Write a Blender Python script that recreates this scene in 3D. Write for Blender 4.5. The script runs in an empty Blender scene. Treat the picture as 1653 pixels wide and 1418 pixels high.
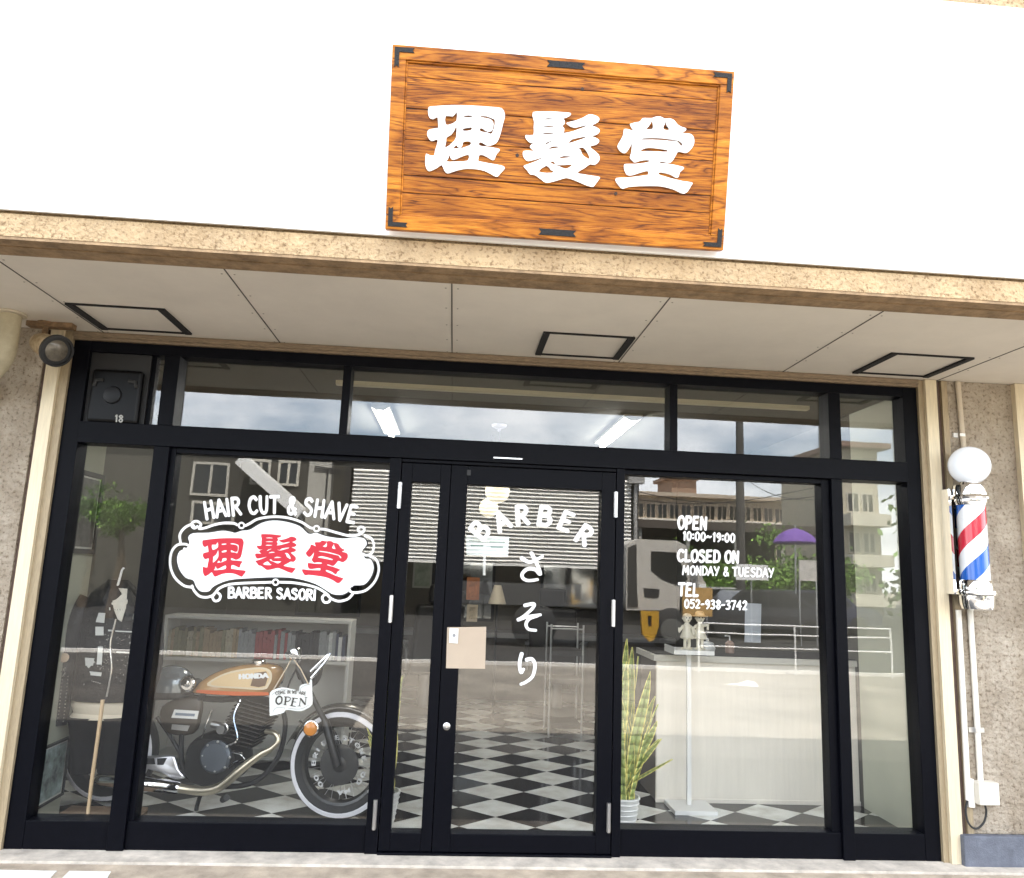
import bpy, bmesh, math, random
from mathutils import Vector, Matrix
from mathutils.geometry import tessellate_polygon
random.seed(7)
SC = bpy.context.scene
COL = SC.collection
R = math.radians

# ------------------------------------------------------------------ camera
IMG_W, IMG_H = 1653, 1418
FPX = 1236.0857
YAW, PITCH, ROLL = 0.06947895, 0.17251852, 0.03857098
CAM = Vector((0, -4.75, 1.6))
FWD = Vector((math.sin(YAW)*math.cos(PITCH), math.cos(YAW)*math.cos(PITCH), math.sin(PITCH)))
_r = Vector((math.cos(YAW), -math.sin(YAW), 0)); _u = _r.cross(FWD)
_c, _s = math.cos(ROLL), math.sin(ROLL)
RIGHT, UP = _c*_r+_s*_u, -_s*_r+_c*_u
cd = bpy.data.cameras.new('camera'); cam = bpy.data.objects.new('camera', cd); COL.objects.link(cam)
cd.sensor_fit = 'HORIZONTAL'; cd.sensor_width = 36; cd.lens = FPX/IMG_W*36
cd.clip_start = .05; cd.clip_end = 2000
M4 = Matrix.Identity(4)
for i in range(3):
    M4[i][0], M4[i][1], M4[i][2], M4[i][3] = RIGHT[i], UP[i], -FWD[i], CAM[i]
cam.matrix_world = M4
SC.camera = cam

def ray(px, py): return FWD + RIGHT*((px-826.5)/FPX) - UP*((py-709)/FPX)
def P(px, py, Y=0.0):                     # measured photo point on the vertical plane y = Y
    d = ray(px, py); return CAM + d*((Y-CAM.y)/d.y)
def PZ(px, py, Z=0.0):
    d = ray(px, py); return CAM + d*((Z-CAM.z)/d.z)
def PX(px, py, X):
    d = ray(px, py); return CAM + d*((X-CAM.x)/d.x)
def PP(px, py, o, n):                     # on the plane through o with normal n
    d = ray(px, py); return CAM + d*((Vector(o)-CAM).dot(n)/d.dot(n))
def MR(px, py, Y):                        # seen mirrored in the glass: stands Y metres out in the street
    p = P(px, py, Y); return Vector((p.x, -p.y, p.z))
def MG(px, py):
    p = PZ(px, py, 0); return Vector((p.x, -p.y, 0))

# ------------------------------------------------------------------ light
SUN_EL, SUN_AZ = R(67), R(12)             # sun high behind the shop, a little to the right
w = bpy.data.worlds.new('World'); SC.world = w; w.use_nodes = True
nt = w.node_tree; nt.nodes.clear()
out = nt.nodes.new('ShaderNodeOutputWorld'); bg = nt.nodes.new('ShaderNodeBackground')
sky = nt.nodes.new('ShaderNodeTexSky'); sky.sky_type = 'NISHITA'; sky.sun_disc = False
sky.sun_elevation = SUN_EL; sky.sun_rotation = SUN_AZ; sky.air_density = 1.0; sky.dust_density = 1.5
tc = nt.nodes.new('ShaderNodeTexCoord'); mp = nt.nodes.new('ShaderNodeMapping'); mp.inputs['Scale'].default_value = (2.2, 2.2, 6)
cl = nt.nodes.new('ShaderNodeTexNoise'); cl.inputs['Scale'].default_value = 1.3; cl.inputs['Detail'].default_value = 7; cl.inputs['Roughness'].default_value = .6
cr = nt.nodes.new('ShaderNodeValToRGB'); cr.color_ramp.elements[0].position = .36; cr.color_ramp.elements[1].position = .60
mx = nt.nodes.new('ShaderNodeMix'); mx.data_type = 'RGBA'; mx.inputs[7].default_value = (11.5, 11.7, 12, 1)
ml = nt.nodes.new('ShaderNodeMath'); ml.operation = 'MULTIPLY'; ml.inputs[1].default_value = .85
L = nt.links.new
L(tc.outputs['Generated'], mp.inputs['Vector']); L(mp.outputs['Vector'], cl.inputs['Vector']); L(cl.outputs['Fac'], cr.inputs['Fac'])
L(cr.outputs['Color'], ml.inputs[0]); L(ml.outputs[0], mx.inputs[0]); L(sky.outputs['Color'], mx.inputs[6]); L(mx.outputs[2], bg.inputs['Color'])
bg.inputs['Strength'].default_value = 0.12
L(bg.outputs['Background'], out.inputs['Surface'])
sd = bpy.data.lights.new('sun', 'SUN'); sd.energy = 4.9; sd.angle = R(.5); sd.color = (1, .95, .88)
so = bpy.data.objects.new('sun', sd); COL.objects.link(so)
sdir = Vector((math.sin(SUN_AZ)*math.cos(SUN_EL), math.cos(SUN_AZ)*math.cos(SUN_EL), math.sin(SUN_EL)))
so.rotation_euler = sdir.to_track_quat('Z', 'Y').to_euler(); so.location = (0, 5, 15)
SC.view_settings.view_transform = 'Standard'; SC.view_settings.look = 'None'
SC.view_settings.exposure = 2.52; SC.view_settings.gamma = 1
cy = SC.cycles
cy.use_denoising = True; cy.max_bounces = 8; cy.diffuse_bounces = 4; cy.glossy_bounces = 4; cy.transparent_max_bounces = 16
cy.caustics_reflective = False; cy.caustics_refractive = False; cy.sample_clamp_indirect = 6

# ------------------------------------------------------------------ materials
MATS = {}
def mat(name, col=(.5, .5, .5), rough=.6, metal=0., var=0., vscale=8., bump=0., bscale=60., emit=0., spec=.5, stretch=(1, 1, 1), col2=None, coat=0.):
    if name in MATS: return MATS[name]
    m = bpy.data.materials.new(name); m.use_nodes = True; MATS[name] = m
    t = m.node_tree; b = t.nodes['Principled BSDF']
    b.inputs['Base Color'].default_value = (*col, 1); b.inputs['Roughness'].default_value = rough; b.inputs['Metallic'].default_value = metal
    b.inputs['Specular IOR Level'].default_value = spec
    if coat: b.inputs['Coat Weight'].default_value = coat
    if emit:
        b.inputs['Emission Color'].default_value = (*col, 1); b.inputs['Emission Strength'].default_value = emit
    if var or bump:
        tc = t.nodes.new('ShaderNodeTexCoord'); mpn = t.nodes.new('ShaderNodeMapping'); mpn.inputs['Scale'].default_value = stretch
        t.links.new(tc.outputs['Object'], mpn.inputs['Vector'])
    if var:
        n = t.nodes.new('ShaderNodeTexNoise'); n.inputs['Scale'].default_value = vscale; n.inputs['Detail'].default_value = 8; n.inputs['Roughness'].default_value = .65
        r = t.nodes.new('ShaderNodeValToRGB'); r.color_ramp.elements[0].position = .3; r.color_ramp.elements[1].position = .72
        c2 = col2 or tuple(c*(1-var) for c in col)
        r.color_ramp.elements[0].color = (*c2, 1); r.color_ramp.elements[1].color = (*[min(1, c*(1+var*.4)) for c in col], 1)
        t.links.new(mpn.outputs['Vector'], n.inputs['Vector']); t.links.new(n.outputs['Fac'], r.inputs['Fac']); t.links.new(r.outputs['Color'], b.inputs['Base Color'])
    if bump:
        n2 = t.nodes.new('ShaderNodeTexNoise'); n2.inputs['Scale'].default_value = bscale; n2.inputs['Detail'].default_value = 5
        bp = t.nodes.new('ShaderNodeBump'); bp.inputs['Strength'].default_value = min(1, bump); bp.inputs['Distance'].default_value = .01*max(1, bump)
        t.links.new(mpn.outputs['Vector'], n2.inputs['Vector']); t.links.new(n2.outputs['Fac'], bp.inputs['Height']); t.links.new(bp.outputs['Normal'], b.inputs['Normal'])
    return m

def stucco(name, col, dark, pit=1.0, scale=38.):
    """rough sprayed wall: lumps and pits in the relief, small dark specks in the colour"""
    m = mat(name, col, .92, var=.25, vscale=5, col2=dark); t = m.node_tree; b = t.nodes['Principled BSDF']
    tc = t.nodes['Texture Coordinate'] if 'Texture Coordinate' in t.nodes else t.nodes.new('ShaderNodeTexCoord')
    n = t.nodes.new('ShaderNodeTexNoise'); n.inputs['Scale'].default_value = scale; n.inputs['Detail'].default_value = 6; n.inputs['Roughness'].default_value = .62
    v = t.nodes.new('ShaderNodeTexVoronoi'); v.inputs['Scale'].default_value = scale*.9
    t.links.new(tc.outputs['Object'], n.inputs['Vector']); t.links.new(tc.outputs['Object'], v.inputs['Vector'])
    a = t.nodes.new('ShaderNodeMath'); a.operation = 'MULTIPLY_ADD'; a.inputs[1].default_value = .35; t.links.new(v.outputs['Distance'], a.inputs[0]); t.links.new(n.outputs['Fac'], a.inputs[2])
    mps = t.nodes.new('ShaderNodeMapping'); mps.inputs['Scale'].default_value = (2.2, 2.2, .5); t.links.new(tc.outputs['Object'], mps.inputs['Vector'])
    ns = t.nodes.new('ShaderNodeTexNoise'); ns.inputs['Scale'].default_value = 2.2; ns.inputs['Detail'].default_value = 6; ns.inputs['Roughness'].default_value = .7; t.links.new(mps.outputs['Vector'], ns.inputs['Vector'])
    rs = t.nodes.new('ShaderNodeValToRGB'); rs.color_ramp.elements[0].position = .34; rs.color_ramp.elements[0].color = (.84, .81, .77, 1); rs.color_ramp.elements[1].position = .56; rs.color_ramp.elements[1].color = (1, 1, 1, 1); t.links.new(ns.outputs['Fac'], rs.inputs['Fac'])
    ms_ = t.nodes.new('ShaderNodeMix'); ms_.data_type = 'RGBA'; ms_.blend_type = 'MULTIPLY'; ms_.inputs[0].default_value = 1; t.links.new(b.inputs['Base Color'].links[0].from_socket, ms_.inputs[6]); t.links.new(rs.outputs['Color'], ms_.inputs[7]); t.links.new(ms_.outputs[2], b.inputs['Base Color'])
    n3 = t.nodes.new('ShaderNodeTexNoise'); n3.inputs['Scale'].default_value = scale*1.7; n3.inputs['Detail'].default_value = 3; t.links.new(tc.outputs['Object'], n3.inputs['Vector'])
    r3 = t.nodes.new('ShaderNodeValToRGB'); r3.color_ramp.elements[0].position = .30; r3.color_ramp.elements[0].color = (.5, .45, .4, 1); r3.color_ramp.elements[1].position = .47; r3.color_ramp.elements[1].color = (1, 1, 1, 1)
    t.links.new(n3.outputs['Fac'], r3.inputs['Fac']); mm = t.nodes.new('ShaderNodeMix'); mm.data_type = 'RGBA'; mm.blend_type = 'MULTIPLY'; mm.inputs[0].default_value = 1
    src = b.inputs['Base Color'].links[0].from_socket; t.links.new(src, mm.inputs[6]); t.links.new(r3.outputs['Color'], mm.inputs[7]); t.links.new(mm.outputs[2], b.inputs['Base Color'])
    bp = t.nodes.new('ShaderNodeBump'); bp.inputs['Strength'].default_value = .9; bp.inputs['Distance'].default_value = .022*pit
    t.links.new(a.outputs[0], bp.inputs['Height']); t.links.new(bp.outputs['Normal'], b.inputs['Normal'])
    return m

def wood(name, base, dark, light, plank=0., zscale=1., rings=6.):
    m = bpy.data.materials.new(name); m.use_nodes = True; MATS[name] = m
    t = m.node_tree; b = t.nodes['Principled BSDF']; b.inputs['Roughness'].default_value = .42
    b.inputs['Specular IOR Level'].default_value = .2; b.inputs['Coat Weight'].default_value = .06; b.inputs['Coat Roughness'].default_value = .25
    tc = t.nodes.new('ShaderNodeTexCoord'); mpn = t.nodes.new('ShaderNodeMapping'); mpn.inputs['Scale'].default_value = (1.1, 1, 13*zscale)
    if plank:
        sx = t.nodes.new('ShaderNodeSeparateXYZ'); t.links.new(tc.outputs['Object'], sx.inputs[0])
        fl = t.nodes.new('ShaderNodeMath'); fl.operation = 'MULTIPLY'; fl.inputs[1].default_value = plank; t.links.new(sx.outputs['Z'], fl.inputs[0])
        ff = t.nodes.new('ShaderNodeMath'); ff.operation = 'FLOOR'; t.links.new(fl.outputs[0], ff.inputs[0])
        fm = t.nodes.new('ShaderNodeMath'); fm.operation = 'MULTIPLY'; fm.inputs[1].default_value = 7.3; t.links.new(ff.outputs[0], fm.inputs[0])
        cb = t.nodes.new('ShaderNodeCombineXYZ'); t.links.new(fm.outputs[0], cb.inputs[0]); t.links.new(fm.outputs[0], cb.inputs[1])
        va = t.nodes.new('ShaderNodeVectorMath'); va.operation = 'ADD'; t.links.new(tc.outputs['Object'], va.inputs[0]); t.links.new(cb.outputs[0], va.inputs[1]); t.links.new(va.outputs[0], mpn.inputs['Vector'])
    else: t.links.new(tc.outputs['Object'], mpn.inputs['Vector'])
    n = t.nodes.new('ShaderNodeTexNoise'); n.inputs['Scale'].default_value = 1.1; n.inputs['Detail'].default_value = 3; n.inputs['Distortion'].default_value = .8
    t.links.new(mpn.outputs['Vector'], n.inputs['Vector'])
    mu = t.nodes.new('ShaderNodeMath'); mu.operation = 'MULTIPLY'; mu.inputs[1].default_value = rings*1.6; t.links.new(n.outputs['Fac'], mu.inputs[0])
    fr = t.nodes.new('ShaderNodeMath'); fr.operation = 'PINGPONG'; fr.inputs[1].default_value = .5; t.links.new(mu.outputs[0], fr.inputs[0])
    n2 = t.nodes.new('ShaderNodeTexNoise'); n2.inputs['Scale'].default_value = 14; n2.inputs['Detail'].default_value = 8; n2.inputs['Roughness'].default_value = .7
    mp2 = t.nodes.new('ShaderNodeMapping'); mp2.inputs['Scale'].default_value = (.8, 1, 20*zscale); t.links.new(tc.outputs['Object'], mp2.inputs['Vector']); t.links.new(mp2.outputs['Vector'], n2.inputs['Vector'])
    ad = t.nodes.new('ShaderNodeMath'); ad.operation = 'MULTIPLY_ADD'; ad.inputs[1].default_value = .42; t.links.new(fr.outputs[0], ad.inputs[0])
    sc = t.nodes.new('ShaderNodeMath'); sc.operation = 'MULTIPLY'; sc.inputs[1].default_value = 1.0; t.links.new(n2.outputs['Fac'], sc.inputs[0]); t.links.new(sc.outputs[0], ad.inputs[2])
    r = t.nodes.new('ShaderNodeValToRGB'); e = r.color_ramp.elements
    e[0].position = .38; e[0].color = (*dark, 1); e[1].position = .86; e[1].color = (*light, 1); k = e.new(.58); k.color = (*base, 1)
    t.links.new(ad.outputs[0], r.inputs['Fac'])
    # large warm and dull patches of the timber
    n3 = t.nodes.new('ShaderNodeTexNoise'); n3.inputs['Scale'].default_value = 2.4; mp3 = t.nodes.new('ShaderNodeMapping'); mp3.inputs['Scale'].default_value = (1, 1, 3)
    t.links.new(tc.outputs['Object'], mp3.inputs['Vector']); t.links.new(mp3.outputs['Vector'], n3.inputs['Vector'])
    r3 = t.nodes.new('ShaderNodeValToRGB'); r3.color_ramp.elements[0].position = .35; r3.color_ramp.elements[0].color = (.62, .55, .5, 1); r3.color_ramp.elements[1].position = .6; r3.color_ramp.elements[1].color = (1, 1, 1, 1)
    t.links.new(n3.outputs['Fac'], r3.inputs['Fac'])
    mm = t.nodes.new('ShaderNodeMix'); mm.data_type = 'RGBA'; mm.blend_type = 'MULTIPLY'; mm.inputs[0].default_value = 1
    t.links.new(r.outputs['Color'], mm.inputs[6]); t.links.new(r3.outputs['Color'], mm.inputs[7]); 
    rl = t.nodes.new('ShaderNodeValToRGB'); rl.color_ramp.elements[0].position = .02; rl.color_ramp.elements[0].color = (.42, .30, .22, 1); rl.color_ramp.elements[1].position = .13; rl.color_ramp.elements[1].color = (1, 1, 1, 1)
    t.links.new(fr.outputs[0], rl.inputs['Fac']); m2 = t.nodes.new('ShaderNodeMix'); m2.data_type = 'RGBA'; m2.blend_type = 'MULTIPLY'; m2.inputs[0].default_value = .5
    t.links.new(mm.outputs[2], m2.inputs[6]); t.links.new(rl.outputs['Color'], m2.inputs[7]); last = m2.outputs[2]
    if plank:
        wn = t.nodes.new('ShaderNodeTexWhiteNoise'); wn.noise_dimensions = '1D'; t.links.new(ff.outputs[0], wn.inputs['W'])
        rp = t.nodes.new('ShaderNodeValToRGB'); rp.color_ramp.elements[0].color = (.72, .66, .6, 1); rp.color_ramp.elements[1].color = (1, 1, 1, 1); t.links.new(wn.outputs['Value'], rp.inputs['Fac'])
        m3 = t.nodes.new('ShaderNodeMix'); m3.data_type = 'RGBA'; m3.blend_type = 'MULTIPLY'; m3.inputs[0].default_value = 1; t.links.new(last, m3.inputs[6]); t.links.new(rp.outputs['Color'], m3.inputs[7]); last = m3.outputs[2]
    t.links.new(last, b.inputs['Base Color'])
    bp = t.nodes.new('ShaderNodeBump'); bp.inputs['Strength'].default_value = .35; bp.inputs['Distance'].default_value = .004
    t.links.new(ad.outputs[0], bp.inputs['Height']); t.links.new(bp.outputs['Normal'], b.inputs['Normal'])
    return m

def glass(name, r0=.09, tint=(.955, .955, .945)):
    m = bpy.data.materials.new(name); m.use_nodes = True; MATS[name] = m
    t = m.node_tree; t.nodes.clear(); o = t.nodes.new('ShaderNodeOutputMaterial')
    tr = t.nodes.new('ShaderNodeBsdfTransparent'); tr.inputs[0].default_value = (*tint, 1)
    gl = t.nodes.new('ShaderNodeBsdfGlossy'); gl.inputs['Roughness'].default_value = 0; gl.inputs['Color'].default_value = (1, 1, 1, 1)
    tcw = t.nodes.new('ShaderNodeTexCoord'); nw = t.nodes.new('ShaderNodeTexNoise'); nw.inputs['Scale'].default_value = 2.2; nw.inputs['Detail'].default_value = 1; t.links.new(tcw.outputs['Object'], nw.inputs['Vector'])
    bw = t.nodes.new('ShaderNodeBump'); bw.inputs['Strength'].default_value = .15; bw.inputs['Distance'].default_value = .0025; t.links.new(nw.outputs['Fac'], bw.inputs['Height']); t.links.new(bw.outputs['Normal'], gl.inputs['Normal'])
    ge = t.nodes.new('ShaderNodeNewGeometry'); dt = t.nodes.new('ShaderNodeVectorMath'); dt.operation = 'DOT_PRODUCT'
    t.links.new(ge.outputs['Incoming'], dt.inputs[0]); t.links.new(ge.outputs['Normal'], dt.inputs[1])
    ab = t.nodes.new('ShaderNodeMath'); ab.operation = 'ABSOLUTE'; t.links.new(dt.outputs['Value'], ab.inputs[0])
    om = t.nodes.new('ShaderNodeMath'); om.operation = 'SUBTRACT'; om.inputs[0].default_value = 1; t.links.new(ab.outputs[0], om.inputs[1])
    pw = t.nodes.new('ShaderNodeMath'); pw.operation = 'POWER'; pw.inputs[1].default_value = 5; t.links.new(om.outputs[0], pw.inputs[0])
    fm = t.nodes.new('ShaderNodeMath'); fm.operation = 'MULTIPLY_ADD'; fm.inputs[1].default_value = 1-r0; fm.inputs[2].default_value = r0; t.links.new(pw.outputs[0], fm.inputs[0])
    mi = t.nodes.new('ShaderNodeMixShader'); t.links.new(fm.outputs[0], mi.inputs[0]); t.links.new(tr.outputs[0], mi.inputs[1]); t.links.new(gl.outputs[0], mi.inputs[2])
    t.links.new(mi.outputs[0], o.inputs['Surface']); return m

def checker_floor():
    m = bpy.data.materials.new('checker_tiles'); m.use_nodes = True; MATS['checker_tiles'] = m
    t = m.node_tree; b = t.nodes['Principled BSDF']; b.inputs['Roughness'].default_value = .13
    tc = t.nodes.new('ShaderNodeTexCoord'); mpn = t.nodes.new('ShaderNodeMapping')
    # corner at (.60,.80); diagonals .47 (x) and .40 (y)
    k = math.sqrt(2)
    # u=(x/.47+y/.40), v=(x/.47-y/.40)
    sep = t.nodes.new('ShaderNodeSeparateXYZ'); t.links.new(tc.outputs['Object'], sep.inputs[0])
    def lin(a, c, sgn):
        m1 = t.nodes.new('ShaderNodeMath'); m1.operation = 'MULTIPLY_ADD'; m1.inputs[1].default_value = 1/.48; m1.inputs[2].default_value = c; t.links.new(sep.outputs['X'], m1.inputs[0])
        m2 = t.nodes.new('ShaderNodeMath'); m2.operation = 'MULTIPLY_ADD'; m2.inputs[1].default_value = sgn/.395; t.links.new(sep.outputs['Y'], m2.inputs[0]); t.links.new(m1.outputs[0], m2.inputs[2]); return m2
    u = lin(0, -.6/.48-.8/.395, 1); v = lin(0, -.6/.48+.8/.395, -1)
    cb = t.nodes.new('ShaderNodeCombineXYZ'); t.links.new(u.outputs[0], cb.inputs[0]); t.links.new(v.outputs[0], cb.inputs[1]); cb.inputs[2].default_value = .5
    ch = t.nodes.new('ShaderNodeTexChecker'); ch.inputs['Scale'].default_value = 1; ch.inputs[1].default_value = (.010, .009, .010, 1); ch.inputs[2].default_value = (.82, .84, .80, 1)
    t.links.new(cb.outputs[0], ch.inputs['Vector'])
    n = t.nodes.new('ShaderNodeTexNoise'); n.inputs['Scale'].default_value = 6; n.inputs['Detail'].default_value = 8; t.links.new(tc.outputs['Object'], n.inputs['Vector'])
    r = t.nodes.new('ShaderNodeValToRGB'); r.color_ramp.elements[0].position = .3; r.color_ramp.elements[0].color = (.7, .66, .62, 1); r.color_ramp.elements[1].position = .6
    t.links.new(n.outputs['Fac'], r.inputs['Fac'])
    mm = t.nodes.new('ShaderNodeMix'); mm.data_type = 'RGBA'; mm.blend_type = 'MULTIPLY'; mm.inputs[0].default_value = 1
    t.links.new(ch.outputs['Color'], mm.inputs[6]); t.links.new(r.outputs['Color'], mm.inputs[7]); t.links.new(mm.outputs[2], b.inputs['Base Color'])
    return m

def pole_stripe(c, z0, z1):
    m = bpy.data.materials.new('pole_stripes'); m.use_nodes = True
    t = m.node_tree; b = t.nodes['Principled BSDF']; b.inputs['Roughness'].default_value = .25; b.inputs['Coat Weight'].default_value = .6
    tc = t.nodes.new('ShaderNodeTexCoord'); s = t.nodes.new('ShaderNodeSeparateXYZ'); t.links.new(tc.outputs['Object'], s.inputs[0])
    a = t.nodes.new('ShaderNodeMath'); a.operation = 'ARCTAN2'; t.links.new(s.outputs['Y'], a.inputs[0]); t.links.new(s.outputs['X'], a.inputs[1])
    d = t.nodes.new('ShaderNodeMath'); d.operation = 'DIVIDE'; d.inputs[1].default_value = 2*math.pi; t.links.new(a.outputs[0], d.inputs[0])
    h = t.nodes.new('ShaderNodeMath'); h.operation = 'MULTIPLY_ADD'; h.inputs[1].default_value = -2.05; t.links.new(s.outputs['Z'], h.inputs[0]); t.links.new(d.outputs[0], h.inputs[2])
    o = t.nodes.new('ShaderNodeMath'); o.operation = 'ADD'; o.inputs[1].default_value = c; t.links.new(h.outputs[0], o.inputs[0])
    f = t.nodes.new('ShaderNodeMath'); f.operation = 'FRACT'; t.links.new(o.outputs[0], f.inputs[0])
    r = t.nodes.new('ShaderNodeValToRGB'); r.color_ramp.interpolation = 'CONSTANT'; e = r.color_ramp.elements
    e[0].position = 0; e[0].color = (.85, .87, .9, 1); e[1].position = .27; e[1].color = (.60, .006, .035, 1)
    k = e.new(.5); k.color = (.85, .87, .9, 1); k = e.new(.75); k.color = (.004, .11, .5, 1)
    t.links.new(f.outputs[0], r.inputs['Fac']); t.links.new(r.outputs['Color'], b.inputs['Base Color']); return m

MK = dict(
    black_alu=mat('black_aluminium', (.0025, .0028, .005), .4, .0, spec=.08, var=.25, vscale=30, bump=.15, bscale=300),
    white_panel=mat('white_painted_panel', (.86, .87, .86), .5, var=.05, vscale=2),
    beam=stucco('rough_tan_beam', (.50, .365, .21), (.40, .29, .17), 1.0, 42),
    beam_under=mat('shaded_beam_underside', (.34, .23, .13), .9, var=.5, vscale=14, bump=.6, bscale=50),  # shade under the beam put into a darker, mottled brown
    wall=stucco('rough_grey_render', (.47, .41, .33), (.31, .255, .19), 1.6, 30),
    soffit=mat('soffit_board', (.78, .73, .65), .85, var=.13, vscale=1.1, bump=.1, bscale=200),
    seam=mat('dark_joint', (.09, .08, .07), .9), hatch=mat('black_hatch_gap', (.012, .011, .011), .9),
    cream=mat('cream_aluminium', (.72, .62, .44), .45, .2, var=.2, vscale=6, stretch=(20, 20, 1)),
    tan=mat('tan_aluminium', (.38, .30, .19), .5, .2, var=.3, vscale=8, stretch=(20, 20, 2)),
    brown=mat('dark_brown_strip', (.13, .085, .065), .8, var=.3, vscale=20),  # plain dark brown for the outer trim strips
    plinth=mat('blue_grey_plinth', (.12, .13, .16), .8, var=.35, vscale=14, bump=.4, bscale=120),
    concrete=mat('worn_concrete', (.60, .54, .46), .9, var=.45, vscale=7, bump=.5, bscale=45),
    pave=mat('worn_pavement', (.46, .38, .29), .9, var=.5, vscale=5, bump=.5, bscale=60),
    asphalt=mat('pale_concrete_lot', (.25, .222, .182), .9, var=.45, vscale=.9, bump=.4, bscale=80),
    paint=mat('white_road_paint', (.78, .77, .72), .8, var=.2, vscale=14),
    white_vinyl=mat('white_vinyl', (.85, .85, .84), .5),
    red_vinyl=mat('red_vinyl', (.50, .004, .022), .45),
    white=mat('white_plastic', (.8, .8, .78), .4), ivory=mat('ivory_ceramic', (.72, .68, .56), .4),
    black=mat('matt_black', (.012, .012, .013), .6), iron=mat('black_iron', (.014, .013, .013), .5, .5, bump=.3, bscale=150),
    chrome=mat('chrome', (.9, .9, .9), .08, 1.), steel=mat('brushed_steel', (.6, .6, .6), .3, 1.), rubber=mat('rubber', (.02, .02, .02), .75),
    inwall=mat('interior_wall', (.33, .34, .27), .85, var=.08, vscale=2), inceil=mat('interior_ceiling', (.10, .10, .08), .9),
    beige=mat('beige_card', (.43, .345, .26), .8, var=.05), counter=mat('pale_counter_panel', (.84, .79, .70), .5, var=.06, vscale=5, stretch=(10, 1, .6)),
    globe=mat('opal_globe', (.88, .93, 1.0), .25, coat=.4, emit=.05),
    pane=glass('window_glass', .06), pipe=mat('white_conduit', (.78, .74, .66), .5, var=.1, vscale=12),
    lamp=mat('lit_tube', (1, .98, .94), .5, emit=16.0), darkwood=mat('dark_interior_wood', (.06, .05, .042), .5, var=.3, vscale=10),
)
MK['signwood'] = wood('sign_timber', (.42, .135, .008), (.08, .02, .002), (.68, .29, .026), plank=8.)
MK['framewood'] = wood('sign_frame_timber', (.40, .13, .009), (.12, .034, .003), (.60, .25, .026), zscale=.5)

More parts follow.
